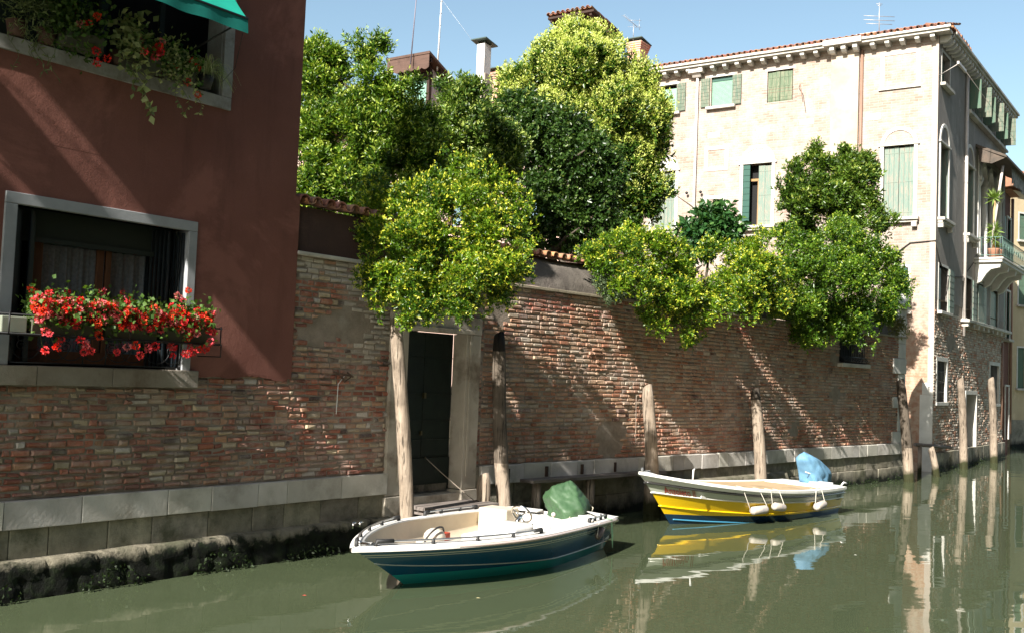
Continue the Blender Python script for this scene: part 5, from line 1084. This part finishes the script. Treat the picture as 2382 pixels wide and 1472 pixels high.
def tree(name, label, cat, blobs, gz=1.0, tr=.09, limbs=6, spread=.8, **k):
    c = blobs[0][0]; cx = sum(b[0].x for b in blobs)/len(blobs); cy = sum(b[0].y for b in blobs)/len(blobs); cz = sum(b[0].z for b in blobs)/len(blobs)
    bs = k.pop('base', None); base = bs or Vector((cx, cy, gz)); t = thing(name, label, cat, M=Matrix.Translation(base), group=k.pop('group', None)); trunk(t, base, Vector((cx, cy, cz)), tr, k['seed'], 3 if bs is not None else limbs, .35 if bs is not None else spread, bs is not None and tr > .09); crown('crown', t, blobs, **k); return t
G1d, G1l, G1t = (.032, .082, .008), (.13, .235, .018), (.34, .43, .06)
bA = bl([(740, 190, 62), (700, 260, 80), (780, 240, 70), (860, 210, 62), (900, 255, 60), (800, 330, 95), (900, 340, 85), (720, 400, 80), (820, 440, 95), (920, 430, 75), (960, 340, 55), (940, 290, 45), (740, 480, 60), (960, 300, 50),
          (708, 185, 36), (702, 265, 46), (714, 130, 20), (765, 165, 42), (985, 330, 45), (1000, 280, 30), (990, 400, 45), (745, 115, 18), (826, 108, 15), (880, 105, 16), (868, 140, 26), (965, 210, 22), (728, 135, 20), (898, 120, 14)], 16.6, fl_=.75)
tree('laurel_tree', 'tall glossy laurel with upright shoots right beside the red house', 'tree', bA, n_spr=14000, lps=9, leaf=.076, ratio=.38, spr=.17, dark=G1d, light=G1l, tip=G1t, seed=1, up=.75, out=.5, rand=.35, tipf=.38, cut=-.3)
bB = bl([(1070, 250, 42), (1035, 300, 55), (1100, 300, 60), (1150, 330, 55), (1060, 370, 65), (1140, 400, 60), (1010, 380, 50), (1180, 380, 40), (1035, 215, 22), (1080, 205, 20), (1110, 220, 22)], 18.4)
tree('garden_shrub', 'light green loose shrub between the laurel and the round tree', 'shrub', bB, n_spr=4500, lps=9, leaf=.085, ratio=.42, spr=.18, dark=(.036, .08, .012), light=(.13, .215, .03), tip=(.32, .39, .09), seed=2, up=.7, out=.5, tipf=.3, cut=-.3)
bD = bl([(1350, 190, 100), (1280, 235, 85), (1420, 225, 95), (1235, 290, 60), (1360, 310, 125), (1460, 300, 82), (1430, 400, 88), (1490, 370, 45), (1480, 450, 50), (1340, 125, 45), (1380, 125, 45), (1300, 150, 45), (1505, 280, 34), (1525, 455, 24), (1480, 510, 50), (1530, 355, 16), (1430, 155, 45), (1220, 195, 42), (1200, 235, 36), (1485, 225, 38)], 26)
def blossoms(P, A, d, isin, rng):                               # pale flower panicles standing on the sunny outside
    m = (~isin) & (P[:, 2]+vnoise(P, .9, 4)*1.6 > 6.1) & (rng.random(len(P)) < np.clip((P[:, 2]-5.6)/2.2, .25, 1)); O = P[m]+A[m]*.16; Aa = unit(A[m]*.6+np.array([[0, 0, .9]])); n = len(O); k = np.repeat(np.arange(n), 16)
    q = rng.random(len(k)); sp_ = unit(rng.normal(size=(len(k), 3))); Q = O[k]+Aa[k]*(q*.26)[:, None]+sp_*((1-q)*.085)[:, None]; D = unit(Aa[k]+sp_); V, F = leaf_geo(Q, D, rng.uniform(.04, .075, len(k)), rng.uniform(.010, .017, len(k)), rng)
    t = rng.random((len(k), 1)); c = np.array((.38, .47, .08))*(1-t)+np.array((.66, .68, .20))*t; return V, F, np.repeat(c, 2, 0)
tree('privet_tree', 'large round tree tipped with pale yellow blossom before the brick building', 'tree', bD, tr=.2, n_spr=12000, lps=9, leaf=.13, ratio=.45, spr=.24, dark=(.022, .062, .008), light=(.085, .165, .018), tip=(.22, .30, .04), seed=3, up=.6, out=.7, tipf=.15, cut=-.3, extra=blossoms, clump=(9, (.32, .46)), limbs=14, spread=2.0)
bE = bl([(1235, 300, 70), (1200, 250, 38), (1300, 340, 80), (1230, 400, 80), (1330, 430, 95), (1390, 400, 60), (1260, 490, 80), (1350, 520, 80), (1420, 470, 50), (1400, 540, 45), (1280, 560, 55), (1180, 330, 35), (1205, 370, 45), (1370, 330, 40), (1230, 560, 40)], 21)
tree('dark_tree', 'dark blue green small leaved tree in front of the blossoming round tree', 'tree', bE, tr=.13, n_spr=6000, lps=9, leaf=.088, ratio=.6, spr=.20, dark=(.018, .048, .008), light=(.062, .12, .022), tip=(.14, .20, .05), seed=4, up=.3, out=.7, tipf=.12, droop=.25, cut=-.3)
YG = dict(dark=(.030, .085, .006), light=(.16, .27, .012), tip=(.52, .54, .05))
bC = bl([(1080, 430, 62), (990, 470, 72, 13.6), (1130, 470, 70), (1060, 520, 95, 13.5), (1180, 520, 52), (960, 560, 70, 13.2), (1160, 590, 65, 13.5), (920, 620, 60, 13.2), (1040, 630, 95, 13.2), (1150, 650, 55, 13.4), (960, 680, 62, 13.1), (1070, 695, 48, 13.1), (935, 735, 28, 13.0), (1075, 735, 20, 13.0), (1195, 480, 40), (1200, 620, 30, 13.5), (1010, 700, 45, 13.1), (890, 450, 40, 13.9), (865, 560, 34, 13.5), (850, 640, 30, 13.2), (880, 690, 34, 13.2), (870, 500, 45, 13.8)], 13.95)
tree('pittosporum_shrub', 'yellow green shrub spilling over the wall above the green door', 'shrub', bC, base=F1.w(3.2, 1.0, 1.0), tr=.10, n_spr=11000, lps=10, leaf=.048, ratio=.42, spr=.095, seed=5, up=.55, out=.7, tipf=.42, lump=.26, inner=.3, wob=.85, cut=-.10, group='yellow green shrubs hanging over the garden wall', **YG)
bF = bl([(1440, 600, 50, 17.6), (1390, 615, 32, 17.2), (1370, 590, 24, 17.2), (1500, 600, 62, 18.6), (1480, 670, 45, 17.6), (1560, 610, 62, 19.2), (1550, 680, 50, 18.4), (1620, 640, 62, 19.6), (1630, 710, 48, 18.9), (1590, 730, 40, 18.7), (1620, 765, 30, 18.9), (1595, 800, 18, 18.7), (1690, 610, 60, 20.6), (1700, 690, 55, 19.8), (1735, 720, 38, 20), (1760, 640, 50, 21), (1520, 755, 26, 18), (1500, 735, 18, 18), (1780, 690, 42, 21), (1430, 655, 34, 17.3), (1740, 590, 36, 21), (1660, 580, 30, 20.6), (1775, 590, 48, 21.5), (1800, 650, 48, 22), (1725, 640, 46, 20.5), (1795, 715, 34, 21.5), (1445, 560, 22, 18.0), (1530, 570, 24, 18.8), (1420, 570, 30, 17.6)], 18)
tree('pittosporum_shrub', 'long yellow green shrub hanging over the middle of the brick wall', 'shrub', bF, base=F2.w(5.5, 1.0, 1.0), tr=.11, n_spr=10000, lps=10, leaf=.060, ratio=.42, spr=.115, seed=6, up=.55, out=.7, tipf=.40, lump=.26, inner=.3, wob=.85, cut=-.10, group='yellow green shrubs hanging over the garden wall', **YG)
bG = bl([(1850, 590, 60, 23), (1920, 580, 60, 24), (1990, 600, 62, 25), (1870, 660, 70, 22.6), (1950, 670, 80, 23.6), (2030, 660, 66, 25), (2085, 655, 34, 26), (1900, 730, 60, 22.8), (1970, 740, 55, 23.8), (2040, 710, 48, 25), (1850, 710, 35, 22.2), (1880, 775, 30, 22.6), (1940, 775, 28, 23.2), (1830, 560, 34, 23), (1960, 550, 40, 25), (2070, 620, 30, 26)], 23)
tree('rounded_shrub', 'bright green rounded shrub over the barred window at the right end of the wall', 'shrub', bG, base=F2.w(12, 1.0, 1.0), tr=.13, n_spr=9500, lps=10, leaf=.072, ratio=.45, spr=.13, seed=7, up=.55, out=.7, tipf=.2, lump=.22, inner=.3, wob=.8, cut=-.10, dark=(.030, .080, .007), light=(.12, .22, .014), tip=(.34, .42, .045))
bH = bl([(1890, 440, 52), (1940, 470, 66), (1990, 440, 46), (1870, 490, 50), (1930, 410, 48), (1900, 385, 26), (2010, 500, 48), (2045, 515, 30), (1880, 540, 40), (1895, 355, 13), (1965, 365, 14), (1990, 390, 26), (2020, 370, 14), (2025, 410, 22), (1835, 440, 22), (1850, 400, 20), (1960, 390, 22)], 27)
tree('upright_shrub', 'upright shrub with spiky shoots between two tall windows of the brick building', 'shrub', bH, tr=.12, n_spr=4200, lps=9, leaf=.115, ratio=.42, spr=.21, seed=8, up=.9, out=.5, rand=.3, tipf=.2, dark=(.034, .078, .010), light=(.12, .20, .022), tip=(.28, .34, .06), lump=.26)
bI = bl([(1630, 530, 26), (1665, 515, 22), (1600, 545, 20), (1690, 545, 26), (1650, 495, 12), (1620, 565, 30), (1680, 505, 14)], 21.5)
tree('leafy_sapling', 'dark broad leaved sapling poking above the long shrub under the arched window', 'shrub', bI, tr=.05, limbs=3, n_spr=420, lps=6, leaf=.16, ratio=.5, spr=.22, seed=9, up=.4, out=.7, tipf=.1, dark=(.02, .07, .02), light=(.05, .13, .035), tip=(.10, .2, .05), droop=.3, inner=.1)
bJ = bl([(1408, 665, 20), (1425, 690, 18), (1398, 650, 12), (1440, 680, 12)], 17.2)
tree('silvery_shrub', 'small silvery green plant growing on top of the wall', 'plant', bJ, base=F2.w(3.3, .1, 3.8), gz=3.8, tr=.02, limbs=2, spread=.15, n_spr=500, lps=8, leaf=.035, ratio=.5, spr=.08, seed=10, up=.3, out=.7, tipf=.2, dark=(.07, .11, .05), light=(.15, .20, .10), tip=(.24, .28, .16), matr=LEAF_M)
bK = bl([(2085, 765, 14), (2100, 775, 10), (2075, 745, 10), (2092, 750, 10)], 26)
tree('wall_weeds', 'dry tuft of weeds on the far end of the brick wall', 'plant', bK, base=F2.w(15.5, .2, 3.9), tr=.02, limbs=2, spread=.1, n_spr=160, lps=7, leaf=.09, ratio=.2, spr=.1, seed=12, dark=(.08, .09, .03), light=(.16, .17, .06), tip=(.25, .22, .1), matr=LEAF_M)

# window plants: everything grows in its own pot or box and stands on the house
def petals(blobs, n, size, cols, rng):
    O = []; D = []; c = []
    for b in blobs:
        d = unit(rng.normal(size=(n, 3))); O.append(np.array(b[:3])+d*b[3]*.55); D.append(d); cc = np.array(cols[rng.integers(len(cols))]); c.append(cc*rng.uniform(.7, 1.15, (n, 1)))
    O = np.concatenate(O); D = np.concatenate(D); c = np.concatenate(c); Ln = size*rng.uniform(.7, 1.2, len(O)); V, F = leaf_geo(O, D+rng.normal(size=D.shape)*.3, Ln, Ln*.42, rng, .1); return V, F, np.repeat(c, 2, 0)
REDS = [(.80, .03, .012), (.75, .02, .03), (.85, .07, .02), (.78, .10, .13), (.72, .22, .24), (.78, .05, .06)]
def geranium(label, x0, x1, yc, zc, hh, fr, n_l, n_f, seed, trough=True, dim=1.):
    t = thing('geranium_box', label, 'potted plant', fr, (x0, yc, zc)); rng = np.random.default_rng(seed)
    def lo(P): return np.asarray(P)-np.array([x0, yc, zc])
    if trough:
        mb = MB(); mb.prism([(-.09, .0), (.09, .0), (.11, .16), (-.11, .16)], .02, x1-x0-.02); mb.build('trough', mat_flat('olive_trough', (.09, .09, .06), .7), t, bevel=.006)
    n = n_l; X = rng.uniform(x0, x1, n); ph = rng.normal(size=(n, 2)); O = np.stack([X, yc+ph[:, 0]*.10-.03, zc+.22+ph[:, 1]*hh*.42], 1); D = unit(np.stack([rng.normal(size=n)*.6, -np.abs(rng.normal(size=n))*.6, rng.normal(size=n)*.6+.3], 1)); Ln = rng.uniform(.03, .06, n)
    V, F = leaf_geo(lo(O), D, Ln, Ln*.5, rng, .2); q = rng.random((n, 1)); c = np.array((.03, .085, .012))*(1-q)+np.array((.10, .18, .03))*q; link('foliage', np_mesh('foliage', V, F, np.repeat(c, 2, 0)), LEAF_M, t)
    m_ = MB(); H = []
    for i in range(n_f):
        x = rng.uniform(x0, x1); u_ = rng.random(); z = zc+.20+(rng.normal()*.45+.15)*hh; 
        if rng.random() < .10: z = zc-.02-rng.random()*.13
        y = yc-.10-rng.random()*.12 if z < zc+.35 else yc+rng.normal()*.08
        H.append((x-x0, y-yc, z-zc, rng.uniform(.030, .050))); m_.tube([(x-x0+rng.normal()*.03, 0, .15), (x-x0, (y-yc)*.8, (z-zc))], .0025, 3, (.1, .16, .04))
    m_.build('stems', mat_attr('stem', .7), t)
    for hh_ in ([H] if n_f > 20 else [[q] for q in H]): V, F, c = petals(hh_, 40, .026, REDS, rng); link('flowers' if n_f > 20 else 'flower_head', np_mesh('flowers', V, F, c), PETAL, t)
    return t
geranium('left box of red geraniums on the iron rack of the lower window', -3.50, -2.78, -.36, 2.50, .21, F1, 1500, 80, 21)
geranium('middle box of red geraniums, the fullest on the lower window rack', -2.76, -2.14, -.36, 2.50, .21, F1, 1300, 74, 22)
geranium('right box of red geraniums reaching past the lower window frame', -2.12, -1.50, -.36, 2.50, .21, F1, 1300, 74, 23)
mb = MB(); mb.box(-.12, .12, -.09, .09, 0, .15); tag(mb.build('empty_planter', mat_flat('grey_green_planter', (.20, .22, .17), .7), None, bevel=.01, M=F1.M @ Matrix.Translation((-3.64, -.36, 2.503))), 'empty grey green planter left of the geraniums', 'planter')
def trail(label, name, x, z0, seed, n, leaf, cols, spread, drop, y=-.16, vines=3, ratio=.6, up=.1, fz=.14, matr=None):
    t = thing(name, label, 'potted plant', F1, (x, -.06, 5.32)); rng = np.random.default_rng(seed); mb = MB(); mb.tube([(0, .06, 0), (0, .06, .16)], [.07, .10], 12); mb.build('pot', mat_flat('clay_pot', (.10, .05, .035), .8), t)
    O = [np.stack([rng.normal(size=n)*spread, y+.06-np.abs(rng.normal(size=n))*.07, fz+rng.normal(size=n)*.13+z0], 1)]; D = [unit(np.stack([rng.normal(size=n)*.7, -np.abs(rng.normal(size=n))*.5, rng.normal(size=n)*.5+up], 1))]; st_ = MB()
    for i in range(vines):
        vx = rng.normal()*spread; ln = drop*rng.uniform(.4, 1); pts = [(vx+.04*math.sin(k*.9+i)+.01*k, y-.06, .05-ln*k/10) for k in range(11)]; st_.tube(pts, .003, 3, (.10, .12, .04))
        m2 = int(ln*40); q = rng.random(m2); O.append(np.stack([vx+.04*np.sin(q*9+i)+.1*q, np.full(m2, y-.06), .05-ln*q], 1)); D.append(unit(rng.normal(size=(m2, 3))+np.array([[0, 0, -.6]])))
    O = np.concatenate(O); D = np.concatenate(D); Ln = leaf*rng.uniform(.6, 1.2, len(O)); V, F = leaf_geo(O, D, Ln, Ln*ratio*.5, rng, .15); q = rng.random((len(O), 1)); c = np.array(cols[0])*(1-q)+np.array(cols[1])*q
    link('foliage', np_mesh('foliage', V, F, np.repeat(c, 2, 0)), matr or LEAF_M, t); st_.build('stems', mat_attr('vine_stem', .8), t) if vines else None; return t
GRN = ((.03, .08, .012), (.12, .19, .04)); VAR = ((.10, .16, .05), (.42, .44, .22))
trail('feathery grey green plant hanging at the far left of the upper sill', 'trailing_plant', -3.58, .16, 31, 900, .06, ((.07, .10, .04), (.20, .24, .10)), .13, .45, vines=7, ratio=.25)
trail('bushy green ivy left of the upper red geraniums', 'trailing_plant', -3.28, .20, 32, 600, .06, GRN, .12, .25)
geranium('red geraniums at the left of the upper window sill', -3.22, -2.78, -.12, 5.33, .34, F1, 500, 9, 33)
trail('variegated cream and green ivy with long hanging vines on the upper sill', 'trailing_plant', -2.50, .10, 34, 330, .085, VAR, .10, .60, vines=4, ratio=.75)
geranium('small red geraniums in the middle of the upper window sill', -2.55, -2.12, -.12, 5.30, .18, F1, 420, 8, 35)
trail('pale edged ivy with a hanging strand on the upper sill', 'trailing_plant', -2.0, .02, 36, 330, .055, VAR, .12, .5, vines=4, ratio=.6)
geranium('dark shaded geraniums toward the right of the upper sill', -2.05, -1.62, -.02, 5.30, .22, F1, 520, 7, 37)
t = thing('spider_plant', 'spider plant with arching striped leaves at the right end of the upper sill', 'potted plant', F1, (-1.50, -.15, 5.32)); rng = np.random.default_rng(5); mb = MB()
mb.tube([(0, .05, 0), (0, .05, .14)], [.06, .09], 12); mb.build('pot', mat_flat('dark_pot', (.03, .03, .03), .6), t); V = []; Fq = []
for i in range(110):
    a = rng.uniform(0, 2*math.pi); l_ = rng.uniform(.24, .46); dx, dy = math.cos(a)*l_*.8, math.sin(a)*l_*.7-.05; h = rng.uniform(.08, .26); wv = .006; b0 = len(V)
    for k in range(8): q = k/7; x, y, z = dx*q, dy*q+.03, .14+h*math.sin(q*2.6)-.16*q*q; s = wv*(1-q*.8); V += [(x-s*math.sin(a), y+s*math.cos(a), z), (x+s*math.sin(a), y-s*math.cos(a), z)]
    Fq += [(b0+2*k, b0+2*k+1, b0+2*k+3, b0+2*k+2) for k in range(7)]
rr = rng.random((110, 1)); cc = np.repeat(np.array((.16, .22, .08))*(1-rr)+np.array((.50, .52, .32))*rr, 7, 0); link('foliage', np_mesh('foliage', V, Fq, cc), LEAF_M, t)
# pots on the palazzo balcony
for x, y, l_ in ((5.62, -.55, 'clay pot with a yucca at the near corner of the balcony'), (6.0, -.62, 'clay pot with low flowers beside the yucca on the balcony')):
    t = thing('balcony_pot', l_, 'potted plant', F4, (x, y, 6.785)); mb = MB(); mb.tube([(0, 0, 0), (0, 0, .28), (0, 0, .30)], [.13, .19, .20], 14); mb.build('pot', mat_flat('terracotta', (.45, .22, .14), .8), t)
    rng = np.random.default_rng(int(x*10)); yuc = 'yucca' in l_ and 'beside' not in l_
    if yuc: mb = MB(); mb.tube([(0, 0, .28), (.03, 0, 1.0), (.0, 0, 1.9)], [.05, .04, .04], 7); mb.build('stem', mat('straw_stem', (.45, .32, .16), (.35, .24, .12), 9, .9), t)
    O = []; D = []
    for c_ in ((0, 0, 2.0), (.03, 0, .95), (0, 0, .6)) if yuc else ((0, 0, .38),):
        n = 70; d = unit(rng.normal(size=(n, 3))+np.array([[0, 0, .4]])); O.append(np.tile(c_, (n, 1)).astype(float)); D.append(d)
    O = np.concatenate(O); D = np.concatenate(D); Ln = rng.uniform(.2, .42, len(O))*(1 if yuc else .5); V, F = leaf_geo(O, D, Ln, Ln*.07, rng, .1); c = np.tile((.16, .24, .05), (len(O), 1))*rng.uniform(.6, 1.4, (len(O), 1)); link('foliage', np_mesh('foliage', V, F, np.repeat(c, 2, 0)), LEAF_M, t)
# weed fringe at the waterline
rng = np.random.default_rng(77); O = []
for fr, a, b, n, off in ((F1, -5, 3.6, 1500, .20), (F2, 5.6, 15.5, 900, .12), (F4, 0, 9, 400, .18)):
    xs = rng.uniform(a, b, n); k = np.array([noise.noise((x*1.5, 3, 0)) for x in xs]); m = k > -.05; xs = xs[m]; z = rng.uniform(-.02, .24, len(xs))*(.4+k[m]*1.5)+.01
    O += [fr.w(x, -off-rng.random()*.05, zz) for x, zz in zip(xs, z)]
O = np.array([tuple(p) for p in O]); D = unit(rng.normal(size=O.shape)+np.array([[.3, -.5, -.3]])); Ln = rng.uniform(.02, .06, len(O)); V, F = leaf_geo(O, D, Ln, Ln*.3, rng, .1); q = rng.random((len(O), 1)); c = np.array((.008, .018, .004))*(1-q)+np.array((.025, .045, .010))*q
tag(link('algae', np_mesh('algae', V, F, np.repeat(c, 2, 0)), LEAF_M), 'green algae and weed clinging to the stones at the waterline', 'algae', None, 'stuff')

# scraps afloat on the canal
for i, (u, v, l_) in enumerate(((1112, 1390, 'small floating leaf on the water in front of the blue boat'), (708, 1384, 'tiny red petal floating on the water at the lower left'), (1990, 1290, 'small pale scrap floating right of the yellow boat reflection'))):
    p = zp(u, v); mb = MB(); mb.add([(-.05, 0, .004), (0, -.03, .006), (.05, 0, .004), (0, .03, .01)], [(0, 1, 2, 3)]); tag(mb.build('floating_scrap', mat_flat('scrap', ((.4, .36, .2), (.5, .08, .05), (.6, .58, .5))[i], .7), None, M=Matrix.Translation((p.x, p.y, 0)) @ Matrix.Scale(.5, 4)), l_, 'debris')
